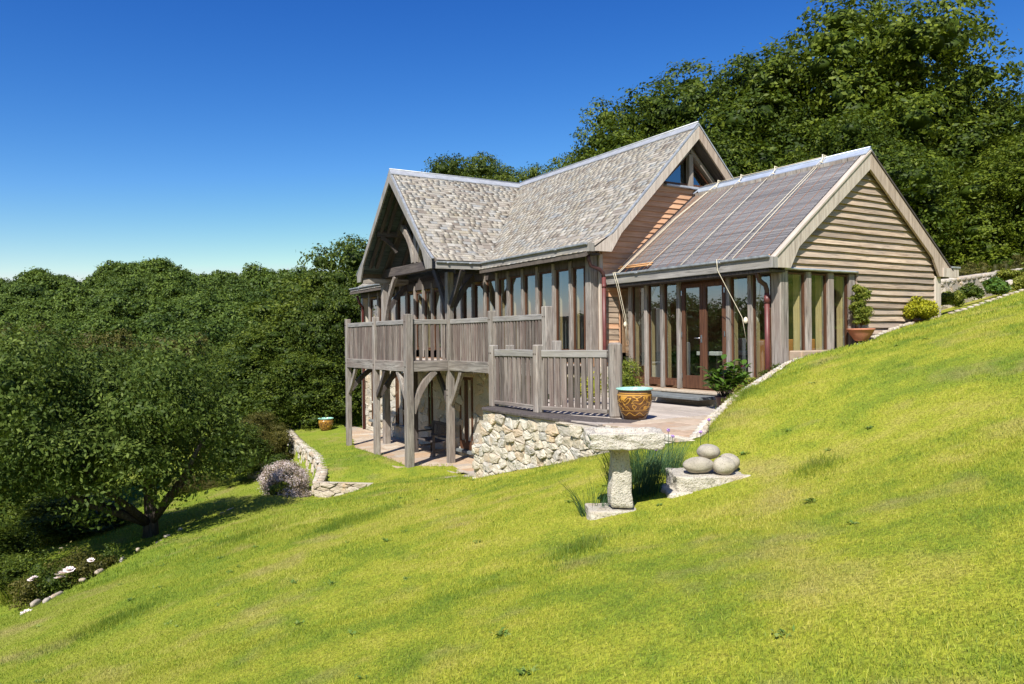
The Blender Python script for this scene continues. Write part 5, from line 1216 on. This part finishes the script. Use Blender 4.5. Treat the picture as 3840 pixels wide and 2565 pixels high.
# --- trees left of the house
lt = [(810, 530, 37, 3.4, 'tall tree hugging the left gable of the house'), (735, 612, 36, 4.0, 'wide tree with sunlit top left of the balcony'), (640, 735, 34, 3.4, 'lower tree between the tall tree and the apple tree'), (575, 770, 38, 3.2, 'shaded bushy tree behind the curved wall'), (770, 640, 33, 2.6, 'dense tree foot behind the glazed pot'), (690, 800, 31, 2.3, 'dark bushy tree at the grass edge by the steps')]
for i, (xd, yt, fw, R, lab) in enumerate(lt):
    tp = camray(xd, yt, fw); g = hz(tp.x, tp.y); h = (tp.z-g+.8)/2; tree(tp.x, tp.y, tp.z-h, (R/4.6, R/4.6, h/5.1), MID[0], lab, 'trees left of the house', 1)
# --- apple tree in front on the left
ap = camray(345, 1236, 16.4); 
t = thing('apple_tree', (ap.x, ap.y, hz(ap.x, ap.y)), 'large low apple tree with dark leaning limbs at the foot of the lawn', 'tree')
cx0, cy0 = at(-9.1, 16.0)
c = bpy.data.objects.new('crown', APL); COL.objects.link(c); c.matrix_basis = Matrix.Translation((cx0, cy0, -.85)) @ Matrix.Rotation(.8, 4, 'Z') @ Matrix.Diagonal((.88, .88, .95, 1)); adopt(c, t); register(c)
tb = Vector((ap.x, ap.y, hz(ap.x, ap.y)-.1))
tube('trunk', [tb, tb+Vector((.02, .02, .6)), tb+Vector((0, 0, 1.3)), tb+Vector((-.1, .1, 2.2))], [.17, .14, .13, .10], M['bark'], t, seg=10)
for d, L in (((-1.6, -.3, .75), 1), ((-1.2, -1.0, 1.2), 1), ((1.2, .4, 1.3), 1), ((.8, -1.2, 1.5), 1), ((-2.4, .6, 1.1), 1)):
    d = Vector(d); tube('limb', [tb+Vector((0, 0, .35)), tb+Vector((0, 0, .35))+d*.35+Vector((0, 0, .05)), tb+Vector((0, 0, .4))+d*.7, tb+Vector((0, 0, .6))+d*1.1], [.09, .08, .06, .035], M['bark'], t, seg=8)
# more crowns left and behind it
ml = [(60, 772, 26, 3.0, 0, 'dark round tree at the far left behind the apple tree'), (-60, 800, 22, 3.2, 0, 'dark tree at the picture edge beside the apple tree'), (250, 735, 60, 4.0, 1, 'bronze tinted tree in the valley behind the apple tree'), (420, 742, 55, 4.0, 1, 'bronze tinted spreading tree below the wooded hill'), (330, 790, 42, 3.6, 0, 'green tree just above the apple tree crown'), (500, 800, 46, 3.8, 0, 'green valley tree right of the bronze trees'), (170, 800, 44, 3.6, 0, 'green valley tree left of the bronze trees'), (590, 735, 60, 4.0, 0, 'tall narrow valley tree before the wooded hill'), (50, 720, 70, 5.0, 1, 'brownish tree at the foot of the hill, far left'), (680, 720, 58, 4, 0, 'valley tree half hidden by the tall tree')]
for i, (xd, yt, fw, R, k, lab) in enumerate(ml):
    tp = camray(xd, yt, fw); g = hz(tp.x, tp.y); h = min((tp.z-g+.8)/2, R*1.4); tree(tp.x, tp.y, tp.z-h, (R/4.6, R/4.6, h/5.1), MID[k], lab, 'valley trees', 1)
# trees standing outside the frame to the left: the glazing mirrors them
for i, (ang, dist, top_, R) in enumerate(((52, 34, 3.7, 4.6), (45, 40, 4.3, 5.0), (39, 46, 3.6, 5.0), (33, 52, 2.9, 4.6), (28, 60, 2.9, 5), (24, 66, 2.9, 5), (58, 32, 3.5, 4.4), (64, 32, 4, 4.4))):
    a = math.radians(ang); x, y = 11-dist*math.sin(a), 13+dist*math.cos(a); g = hz(x, y); h = (top_-g)/2
    tree(x, y, top_-h, (R/4.4, R/4.4, h/4.9), MID[0], ['tree mirrored in the wing doors', 'broad tree mirrored in the wing glazing', 'tree mirrored in the corner windows', 'tree mirrored low in the upper glazing', 'distant tree mirrored in the upper glazing', 'farthest tree mirrored in the balcony windows', 'tree mirrored beside the wing doors', 'tree mirrored at the wing corner'][i], 'mirrored trees', 1)
# low bushes behind the curved wall and beneath the apple tree
for i, (xd, yt, fw, R, k, lab) in enumerate(((600, 935, 27, 1.15, 1, 'reddish green bush behind the stone steps'), (545, 965, 25, 1.2, 0, 'bush under the outer twigs of the apple tree'), (20, 1275, 13.6, .85, 0, 'leafy bush at the lower left edge of the lawn'), (-60, 1200, 14.5, 1.3, 0, 'tall bush at the left border under the apple tree'), (150, 1130, 19, 1.8, 0, 'dark bush deep in the apple tree shade'), (40, 1050, 20, 2.2, 0, 'dark bush far left under the apple tree'), (470, 1085, 26, 1.2, 1, 'bush beyond the apple trunk in the gap of light'))):
    tp = camray(xd, yt, fw); g = hz(tp.x, tp.y); h = (tp.z-g+.2)/2; b = bpy.data.objects.new('bush', MID[k]); COL.objects.link(b); b.matrix_basis = Matrix.Translation((tp.x, tp.y, tp.z-h)) @ Matrix.Rotation(i*1.1, 4, 'Z') @ Matrix.Diagonal((R/4.8, R/4.8, h/5.0, 1)); tag(b, lab, 'bush', 'bushes on the left')
# --- wooded hill: single trees, sharing four crowns
fk = random.Random(5); n = 0; cand = []
fwd = 88.0
while fwd < 285:
    step = 7.6*(1+(fwd-88)/420); la = -0.80*fwd
    while la < -.14*fwd+4:
        cand.append((la+fk.uniform(-2.6, 2.6), fwd+fk.uniform(-3, 3))); la += step*1.12
    fwd += step
cand = sorted(cand, key=lambda c: c[1])
if len(cand) > 300: 
    keep = set(fk.sample(range(len(cand)), 300)); cand = [c for i, c in enumerate(cand) if i in keep]
for la, fw in cand:
    x, y = at(la, fw); g = hz(x, y); s = fk.uniform(.85, 1.3)*(1+(fw-88)/500); k = fk.randrange(4)
    o = bpy.data.objects.new('woodland_tree', FAR[k]); COL.objects.link(o); o.matrix_basis = Matrix.Translation((x, y, g+3.2*s)) @ Matrix.Rotation(fk.uniform(0, 6.28), 4, 'Z') @ Matrix.Diagonal((s, s, s*fk.uniform(.85, 1.15), 1))
    tag(o, 'broadleaf tree in the closed canopy of the wooded hill', 'tree', 'trees of the wooded hill')
mp = camray(660, 632, 262); mt_ = tube('mast', [Vector((mp.x, mp.y, mp.z-12)), Vector((mp.x, mp.y, mp.z+2.6))], .16, M['gutter'], None, seg=6); tag(mt_, 'thin grey mast standing on the wooded skyline', 'mast')

# --- small garden plants
def clump(name, loc, R, nl, ns, nleaf, leaf, mat, label, cat, group=None, parent=None, seed=1, asp=.5, low=-.5, core=.6, lobe=(.3, .45), spr=.14):
    V, Q, A = crown(np.random.default_rng(seed), R, nl, ns, nleaf, leaf, lobe, low, spr, core, asp)
    o = npmesh(name, V, Q, mat, parent, {'rnd': A}, matrix=Matrix.Translation(loc)); 
    if label: tag(o, label, cat, group)
    return o
# flowering shrub hanging over the curved wall
clump('daisy_shrub', (5.22, 20.0, -2.86), (.50, .80, .58), 46, 60, 16, .017, M['daisy'], 'dense mound of pale pink daisies spilling down the curved wall', 'shrub', seed=5, low=-.8, spr=.12)
clump('daisy_shrub', (5.55, 21.5, -2.90), (.50, .95, .56), 46, 60, 16, .017, M['daisy'], 'farther flowering mound of daisies joining the first along the curved wall', 'shrub', seed=15, low=-.8, spr=.12)
clump('green_shrub', (4.95, 19.6, -2.85), (.26, .32, .36), 14, 30, 10, .028, M['leaf_lime'], 'green leafy shoots growing through the daisy mound', 'shrub', seed=6)
clump('dark_shrub', (5.85, 23.0, -2.85), (.38, .5, .48), 16, 40, 10, .03, M['leaf_mid'], 'dark green shrub at the far end of the daisy mound', 'shrub', seed=7)
# potted standard by the gable
x, y = 13.12, 8.93; zp = hz(x, y-.2)+.02
PT = thing('terracotta_bowl', (x, y, zp), 'wide terracotta bowl by the gable window with a small tree in it', 'pot')
lathe('bowl', [(0, 0), (.10, 0), (.13, .03), (.20, .13), (.235, .20), (.25, .205), (.25, .235), (.225, .235), (.215, .2), (0, .2)], M['terracotta'], PT, (x, y, zp), 40)
tr_ = thing('potted_shrub', (x, y, zp+.2), 'small airy shrub with two tufts of olive leaves growing in the terracotta bowl', 'shrub')
tube('stem', [(x, y, zp+.18), (x+.01, y, zp+.32), (x-.02, y, zp+.5), (x, y, zp+.8)], [.016, .014, .012, .007], M['bark'], tr_, seg=6)
for i, (dx, dz, r) in enumerate(((.0, .40, .13), (.06, .52, .17), (-.04, .60, .15), (-.03, .80, .17), (.04, .88, .13), (-.08, .97, .09))):
    clump('foliage', (x+dx, y, zp+dz), (r, r*.9, r), 12, 22, 7, .016, M['leaf_lime'], None, None, None, tr_, seed=30+i, core=.3)
x, y = 15.05, 8.92; zp = hz(x, y-.2)+.02
YP = thing('dark_pot', (x, y, zp-.03), 'small dark pot half hidden by the lawn under the golden shrub', 'pot'); lathe('body', [(0, 0), (.12, 0), (.15, .16), (.16, .16), (.14, .17)], M['pipe_dark'], YP, (x, y, zp-.17), 24)
clump('golden_shrub', (x, y, zp+.17), (.27, .25, .23), 26, 45, 9, .020, M['leaf_yellow'], 'clipped golden yellow shrub against the cladding', 'shrub', seed=44, low=-.6)
# border beyond the gable
for i, (x, y, r, mt_, lab) in enumerate(((17.1, 9.45, .38, 'leaf_lime', 'lime green shrub just past the gable corner post'), (18.1, 9.55, .33, 'leaf_mid', 'darker shrub second from the gable in the border'), (18.75, 9.3, .36, 'leaf_laurel', 'broad leaved plant in the middle of the border'), (19.35, 9.0, .30, 'leaf_lime', 'yellow green low shrub next to the edging stones'), (20.3, 9.2, .3, 'leaf_mid', 'small green plant before the rocks'), (21.4, 9.3, .35, 'leaf_lime', 'green shrub at the upper end of the border'), (21.0, 10.1, .42, 'leaf_lime', 'feathery bright green plant on top of the rocks'), (22.4, 10.2, .4, 'leaf_mid', 'purple flecked plant near the top of the wall'))):
    r *= .62; g = hz(x, 8.6)-.05; clump('border_shrub', (x, y, g+r*.6), (r, r, r*.85), 16, 26, 8, .03 if mt_ != 'leaf_laurel' else .055, M[mt_], lab, 'shrub', 'shrubs in the upper border', seed=50+i)
for i in range(9):
    x = 19.5+i*.6; clump('seed_plant', (x+1.2, 11.5, 2.2+.105*(x-15.4)), (.2, .2, .42), 10, 16, 6, .02, M['leaf_bronze'], f'{["first","second","third","fourth","fifth","sixth","seventh","eighth","ninth"][i]} feathery seed plant behind the dry stone wall, counted from the house', 'plant', 'seed plants behind the wall', seed=80+i, core=.2, low=-1)
# laurel by the bank: large leaves, one by one on stems
def big_leaf_plant(name, loc, n, hgt, spread, ll, mat, label, seed, cat='plant'):
    rg = random.Random(seed); T_ = thing(name, loc, label, cat); base = Vector(loc)
    lm = MB(); L, w = 1.0, .30
    pts = [(0, 0), (.25, w*.85), (.55, w), (.85, w*.55), (1, 0)]
    vs = []; 
    for a, b in pts: vs += [(a, b, .10*b/w - .25*a*a), (a, 0, -.25*a*a-.02), (a, -b, .10*b/w-.25*a*a)]
    fs = []
    for i in range(4):
        a = 3*i; fs += [(a, a+1, a+4, a+3), (a+1, a+2, a+5, a+4)]
    lme = bpy.data.meshes.new('leaf'); lme.from_pydata(vs, [], fs); lme.materials.append(mat); at_ = lme.attributes.new('rnd', 'FLOAT', 'POINT'); at_.data.foreach_set('value', [.55]*len(vs)); lme.polygons.foreach_set('use_smooth', [True]*len(fs))
    cnt = 0
    for s in range(n):
        a = rg.uniform(0, 6.28); r = spread*math.sqrt(rg.random()); tip = base+Vector((math.cos(a)*r, math.sin(a)*r, hgt*rg.uniform(.45, 1)*(1-.35*(r/spread)**2)))
        mid = (base+tip)/2+Vector((0, 0, .05)); tube('stem', [base, mid, tip], [.008, .006, .004], M['bark'], T_, seg=5)
        for k in range(9):
            t = rg.uniform(.45, 1.0); p = base.lerp(mid, min(1, t*2)) if t < .5 else mid.lerp(tip, t*2-1)
            az = rg.uniform(0, 6.28); el = rg.uniform(-.1, .9); sz = ll*rg.uniform(.7, 1.25)
            if cnt >= 290: break
            o = bpy.data.objects.new('leaf', lme); COL.objects.link(o); o.matrix_basis = Matrix.Translation(p) @ Matrix.Rotation(az, 4, 'Z') @ Matrix.Rotation(-el, 4, 'Y') @ Matrix.Rotation(rg.uniform(-.6, .6), 4, 'X') @ Matrix.Diagonal((sz, sz, sz, 1)); adopt(o, T_); cnt += 1
    return T_
lp = (10.35, 9.75, Z0+.12)
big_leaf_plant('laurel', lp, 32, .92, .46, .155, M['leaf_laurel'], 'glossy green laurel bush on the deck beside the bank', 4, 'shrub')
pt = lathe('small_pot', [(0, 0), (.09, 0), (.12, .17), (.13, .17), (.13, .2), (.11, .2)], M['terracotta'], None, (10.05, 9.05, Z0), seg=24); tag(pt, 'small orange plastic pot at the foot of the laurel', 'pot')
pt = lathe('laurel_pot', [(0, 0), (.12, 0), (.16, .22), (.175, .22), (.17, .25), (.15, .25)], M['pipe_dark'], None, (10.35, 9.75, Z0), seg=24); tag(pt, 'dark pot under the laurel bush', 'pot')
# climbers and roses near the posts
clump('fence_plant', (8.95, 10.75, .28), (.30, .30, .42), 20, 30, 7, .016, M['leaf_lime'], 'airy green shrub on the deck behind the thick balustrade post', 'plant', seed=91, core=.25, low=-1)
clump('fence_plant', (9.1, 12.0, .10), (.24, .24, .35), 14, 25, 7, .02, M['leaf_yellow'], 'yellow leaved plant seen between the balusters', 'plant', seed=92, core=.25, low=-1)
clump('rose_bush', (10.95, 9.15, .22), (.30, .22, .38), 20, 26, 6, .02, M['leaf_mid'], 'leafy rose bush with magenta blooms by the wing downpipe', 'shrub', seed=93, core=.25, low=-1)
clump('rose_bush', (10.5, 9.3, .05), (.28, .20, .3), 16, 22, 6, .02, M['leaf_lime'], 'low rose bush between the laurel and the downpipe', 'shrub', seed=94, core=.25, low=-1)
def bloom(loc, r, mat, label, group, n=9, seed=0):
    rg = np.random.default_rng(seed); V = []; Q = []
    for k in range(n*3):
        ring = k // n; a = 2*math.pi*(k % n)/n+ring*.35; el = .25+.42*ring; rr = r*(1-.22*ring); d = Vector((math.cos(a)*math.cos(el), math.sin(a)*math.cos(el), math.sin(el))); s = Vector((-math.sin(a), math.cos(a), 0)); b = len(V)
        V += [tuple(d*rr*.15), tuple(d*rr*.7+s*rr*.42), tuple(d*rr*1.05), tuple(d*rr*.7-s*rr*.42)]; Q.append((b, b+1, b+2, b+3))
    o = npmesh('bloom', V, Q, mat, None, matrix=Matrix.Translation(Vector(loc)) @ Matrix.Rotation(rg.uniform(-.5, .5), 4, 'X')); tag(o, label, 'flower', group); return o
for i, (p, r, lab) in enumerate((((10.98, 8.98, .42), .055, 'larger magenta bloom beside the wing downpipe'), ((10.88, 9.0, .32), .04, 'lower magenta bloom beside the wing downpipe'), ((11.02, 9.0, .52), .035, 'topmost small magenta bloom beside the wing downpipe'), ((10.62, 9.55, .52), .05, 'magenta bloom above the laurel leaves'), ((10.35, 9.15, -.02), .04, 'dark pink bloom low beside the laurel'))): bloom(p, r, M['petal_pink'], lab, 'magenta blooms', seed=i)
# rushes and chives behind the pedestal
def spikes(name, c, n, rad, hgt, w, mat, label, cat, seed, lean=.35):
    rg = np.random.default_rng(seed); V = []; Q = []; A = []
    for i in range(n):
        a = rg.uniform(0, 6.28); r = rad*math.sqrt(rg.random()); b0 = Vector((math.cos(a)*r, math.sin(a)*r, 0)); l = hgt*rg.uniform(.55, 1.1); d = Vector((math.cos(a)*lean*rg.uniform(.1, 1.1), math.sin(a)*lean*rg.uniform(.1, 1.1), 1)); s = Vector((-math.sin(a+1), math.cos(a+1), 0))*w/2; rr = rg.random(); b = len(V)
        P = [b0, b0+d*l*.5, b0+d*l*.85+Vector((d.x, d.y, -.12))*l*.25, b0+d*l+Vector((d.x, d.y, -.3))*l*.45]
        for k, p in enumerate(P): q = s*(1-k*.3); V += [tuple(p-q), tuple(p+q)]; A += [rr, rr]
        for k in range(3): Q.append((b+2*k, b+2*k+1, b+2*k+3, b+2*k+2))
    o = npmesh(name, V, Q, mat, None, {'rnd': A}, matrix=Matrix.Translation(c)); tag(o, label, cat); return o
e = Vector((5.35, 6.35, hz(5.35, 6.35)-.02)); spikes('rush_clump', e, 420, .26, .62, .007, M['leaf_dark'], 'dark spiky clump of rushes between the pedestal and the granite block', 'plant', 3)
e2 = Vector((4.75, 6.3, hz(4.75, 6.3)-.02)); spikes('rush_tuft', e2, 60, .12, .42, .007, M['leaf_dark'], 'sparse dark leaves arching left of the pedestal', 'plant', 4, .8)
e3 = Vector((5.95, 6.75, hz(5.95, 6.75)-.02)); spikes('chives', e3, 520, .34, .5, .006, M['leaf_dark'], 'green chives growing behind the granite block', 'plant', 5)
for i, (xd, yd) in enumerate(((1488, 1006), (1503, 1019), (1503, 1030), (1532, 986), (1542, 1000), (1606, 990), (1625, 962))):
    p = camray(xd, yd, 8.35+.1*i*(i > 4)); f = thing('chive_flower', p, ['lowest left lilac chive head by the trough end', 'lilac chive head second from the trough', 'small lilac chive head just above the grass', 'tall lilac chive head in the middle', 'large lilac chive head beside the tall one', 'lilac chive head left of the bank edging', 'topmost lilac chive head against the edging stones'][i], 'flower', 'chive flowers')
    V, Q, A = leaf_quads(np.random.default_rng(i), unit(np.random.default_rng(i+9).normal(size=(70, 3)))*.016, unit(np.random.default_rng(i+9).normal(size=(70, 3))), .009); npmesh('head', V, Q, M['petal_lilac'], f, matrix=Matrix.Translation(p))
    q = Vector((p.x*.99, p.y*.99+.05, hz(p.x, p.y))); tube('stem', [q, (q+p)/2+Vector((.02, 0, .02)), p], .003, M['leaf_dark'], f, seg=5)
# rose border at the lower left, stones along the lawn edge
EP = [Vector((x, y, 0)) for x, y in EDGE]
LB = thing('lawn_edging', (0, 13, -2.8), 'broken line of pale stones along the lower edge of the lawn', 'edging')
for i, (p, d) in enumerate(along(EP[1:], .33)):
    if random.random() < .45: rockmesh('stone', (p.x+random.uniform(-.1, .1), p.y+random.uniform(-.12, .12), hz(p.x+.15, p.y-.2)-.04), random.uniform(.04, .16), random.uniform(.03, .06), random.uniform(.025, .05), M['edging'], LB, i+300, math.atan2(d.y, d.x)+random.uniform(-.3, .3), .25, 2, .25)
rb = [(60, 1400, 12.3, .25), (120, 1375, 12.6, .32), (150, 1315, 13.0, .38), (100, 1345, 12.8, .3), (190, 1290, 13.4, .3), (255, 1262, 13.8, .26), (230, 1290, 13.5, .22), (95, 1300, 13.4, .42)]
for i, (xd, yd, fw, r) in enumerate(rb):
    p = camray(xd, yd, fw); g = hz(p.x, p.y)
    clump('rose', (p.x, p.y, g+r*.8), (r, r, r*1.05), 14, 14, 5, .022, M['leaf_mid' if i % 2 else 'leaf_bronze'], ['small rose bush lowest on the lawn edge', 'rose bush with white blooms above the lowest stones', 'tall rose bush carrying the big white blooms', 'rose bush leaning over the stone edging', 'thin rose bush before the apple tree', 'rose bush nearest the apple trunk', 'low rose bush on the dry bank', 'leafy rose bush behind the white blooms'][i], 'rose', 'rose bushes on the lower lawn edge', seed=110+i, core=.15, low=-1)
wb_ = [(145, 1318, .10, 'largest white bloom cluster of the rose border'), (158, 1308, .07, 'white bloom beside the largest cluster'), (137, 1326, .07, 'white bloom under the largest cluster'), (62, 1407, .075, 'white bloom nearest the bottom left'), (118, 1372, .055, 'pale bloom above the edging stones'), (112, 1382, .05, 'small pale bloom against the stones'), (78, 1325, .045, 'small pink bloom among the left roses'), (70, 1330, .04, 'tiny pink bloom at the left of the roses'), (208, 1285, .045, 'pink bloom on the thin rose bush'), (140, 1258, .03, 'tiny bloom on the tallest rose shoot')]
for i, (xd, yd, r, lab) in enumerate(wb_): bloom(camray(xd, yd, 11.7 if yd > 1340 else 12.2), r*1.35, M['petal_white'], lab, 'white roses', n=7, seed=20+i)
irp = camray(40, 1372, 12.9); spikes('iris_clump', Vector((irp.x, irp.y, hz(irp.x, irp.y))), 90, .28, .5, .016, M['leaf_lime'], 'fan of pale green sword leaves at the lower left edge', 'plant', 8, .9)

# --- grass: blades, denser and finer near the camera
def grass_points(n, f0, f1, rg):
    fw = np.sqrt(rg.uniform(f0*f0, f1*f1, n)); la = fw*rg.uniform(-.74, .74, n); return .5176*fw+.8556*la, .8556*fw-.5176*la, fw
CUTS = [CUT_HOUSE, CUT_TERR]
def blades(name, n, f0, f1, hgt, wid, seed, longer=None):
    rg = np.random.default_rng(seed); x, y, fw = grass_points(n, f0, f1, rg)
    ok = ~inpoly(x, y, CUT_HOUSE) & ~inpoly(x, y, CUT_TERR) & ~((x > 7.0) & (x < 7.6) & (y > 9.1) & (y < 13.4)) & ~((x > 6.98) & (x < 7.5) & (y > 7.1) & (y < 9.2)) & ~((y > 9.0) & (x > 16)) & ~((x > 8.9) & (y > 9) & (x < 16.5) & (y < 13.4))
    dx, dy = (x-6.02), (y-5.86); u = dx*R_.x+dy*R_.y; v = dx*F_.x+dy*F_.y; ok &= ~((abs(u) < .40) & (abs(v) < .25))
    dx, dy = (x-tx-.12), (y-ty); u = dx*R_.x+dy*R_.y; v = dx*F_.x+dy*F_.y; ok &= ~((abs(u) < .41) & (abs(v) < .19))
    # hide growth under the wide shade only where bare soil shows
    x, y, fw = x[ok], y[ok], fw[ok]; z = height(x, y, raw=True); n = len(x)
    # tufts: blade height follows a smooth pattern
    pat = np.sin(x*1.7+1.3*np.sin(y*1.1))*np.sin(y*1.9+1.7*np.sin(x*.8)); pat2 = np.sin(x*.55+.3)*np.sin(y*.47+1.1+.6*np.sin(x*.4))
    h = hgt*rg.uniform(.5, 1.25, n)*(1+.25*pat+.35*np.clip(pat2-.35, 0, 1)*2); w = wid*rg.uniform(.7, 1.3, n)
    a = rg.uniform(0, 2*np.pi, n); le = rg.uniform(.1, .8, n); dx, dy = np.cos(a)*le, np.sin(a)*le; b_ = rg.uniform(0, 2*np.pi, n); sx, sy = np.cos(b_)*w/2, np.sin(b_)*w/2
    Z = z-.006
    V = np.stack([np.stack([x-sx, y-sy, Z], -1), np.stack([x+sx, y+sy, Z], -1), np.stack([x+sx*.7+dx*h*.45, y+sy*.7+dy*h*.45, Z+h*.6], -1), np.stack([x-sx*.7+dx*h*.45, y-sy*.7+dy*h*.45, Z+h*.6], -1), np.stack([x+dx*h, y+dy*h, Z+h*.93], -1)], 1).reshape(-1, 3)
    i = np.arange(n)*5
    T = np.stack([i, i+1, i+2, i, i+2, i+3, i+3, i+2, i+4], -1).reshape(-1, 3); A = np.repeat(rg.random(n), 5)
    o = npmesh(name, V, T, M['blades'], None, {'rnd': A}, k=3); tag(o, kind='stuff'); return o
blades('grass', 170000, 2.0, 6.0, .027, .0038, 1)
blades('grass', 190000, 5.8, 12.0, .032, .0055, 2)
blades('grass', 120000, 11.5, 27.0, .050, .011, 3)
# weeds: flat rosettes and tufts of coarser grass
rw = np.random.default_rng(77)
def tufts():
    V = []; Q = []; A = []
    for k in range(80):
        fw = rw.uniform(2.6, 15); la = fw*rw.uniform(-.72, .55); x, y = .5176*fw+.8556*la, .8556*fw-.5176*la
        if inp(x, y, CUT_HOUSE) or inp(x, y, CUT_TERR) or inp(x, y, REG_LOW): continue
        if (x-6)**2+(y-5.9)**2 < .5: continue
        z = hz(x, y); m_ = int(rw.uniform(8, 26)); R = rw.uniform(.025, .06)
        for i in range(m_):
            a = rw.uniform(0, 6.28); l = R*rw.uniform(.5, 1.1); w = rw.uniform(.006, .014); s = np.array([-math.sin(a), math.cos(a), 0])*w; d = np.array([math.cos(a), math.sin(a), rw.uniform(.25, .9)])*l; p = np.array([x+rw.normal()*.02, y+rw.normal()*.02, z+.005]); b = len(V)
            V += [p-s*.3, p+d*.5+s, p+d+np.array([0, 0, -l*.15]), p+d*.5-s]; Q.append((b, b+1, b+2, b+3)); A += [rw.random()]*4
    o = npmesh('weeds', V, Q, M['leaf_weed'], None, {'rnd': A}); tag(o, kind='stuff')
M['leaf_weed'] = leaf_mat('weed_leaves', [(0.15, (0.09, 0.16, 0.03)), (0.5, (0.15, 0.24, 0.045)), (0.85, (0.26, 0.32, 0.08))], trans=0.3, big=2)
tufts()
# two streaks of longer, darker grass on the slope
def streak(xd, yd, fw, lx, ly, ang, n, seed, label=None):
    rg = np.random.default_rng(seed); c = camray(xd, yd, fw); u = rg.normal(size=n)*lx*.5; v = rg.normal(size=n)*ly*.5; x = c.x+u*math.cos(ang)-v*math.sin(ang); y = c.y+u*math.sin(ang)+v*math.cos(ang); z = height(x, y, raw=True)
    h = rg.uniform(.03, .075, n); w = rg.uniform(.004, .008, n); a = rg.uniform(0, 6.28, n); b_ = rg.uniform(0, 6.28, n); le = rg.uniform(.1, .7, n); dx, dy = np.cos(a)*le*h, np.sin(a)*le*h; sx, sy = np.cos(b_)*w/2, np.sin(b_)*w/2
    V = np.stack([np.stack([x-sx, y-sy, z], -1), np.stack([x+sx, y+sy, z], -1), np.stack([x+dx, y+dy, z+h], -1)], 1).reshape(-1, 3)
    o = npmesh('long_grass', V, np.arange(3*n).reshape(-1, 3), M['blades'], None, {'rnd': np.repeat(rg.uniform(-.45, .3, n), 3)}, k=3); tag(o, kind='stuff')
for k_, (xd, yd, lx, ly, n) in enumerate(((800, 1195, .9, .5, 3000), (1330, 1262, .4, .22, 900), (560, 1230, .7, .5, 2500), (250, 1430, .6, .4, 2000), (1870, 1080, .4, .25, 1000), (1700, 905, .6, .2, 1500))):
    d_ = FW+RT*((xd*1.636-1920)/2860)-UP*((yd*1.636-1282.5)/2860); t_ = 2.0
    while t_ < 30 and CAMZ+d_.z*t_ > hz(d_.x*t_, d_.y*t_): t_ += .1
    streak(xd, yd, t_, lx, ly, .5, n, 200+k_)
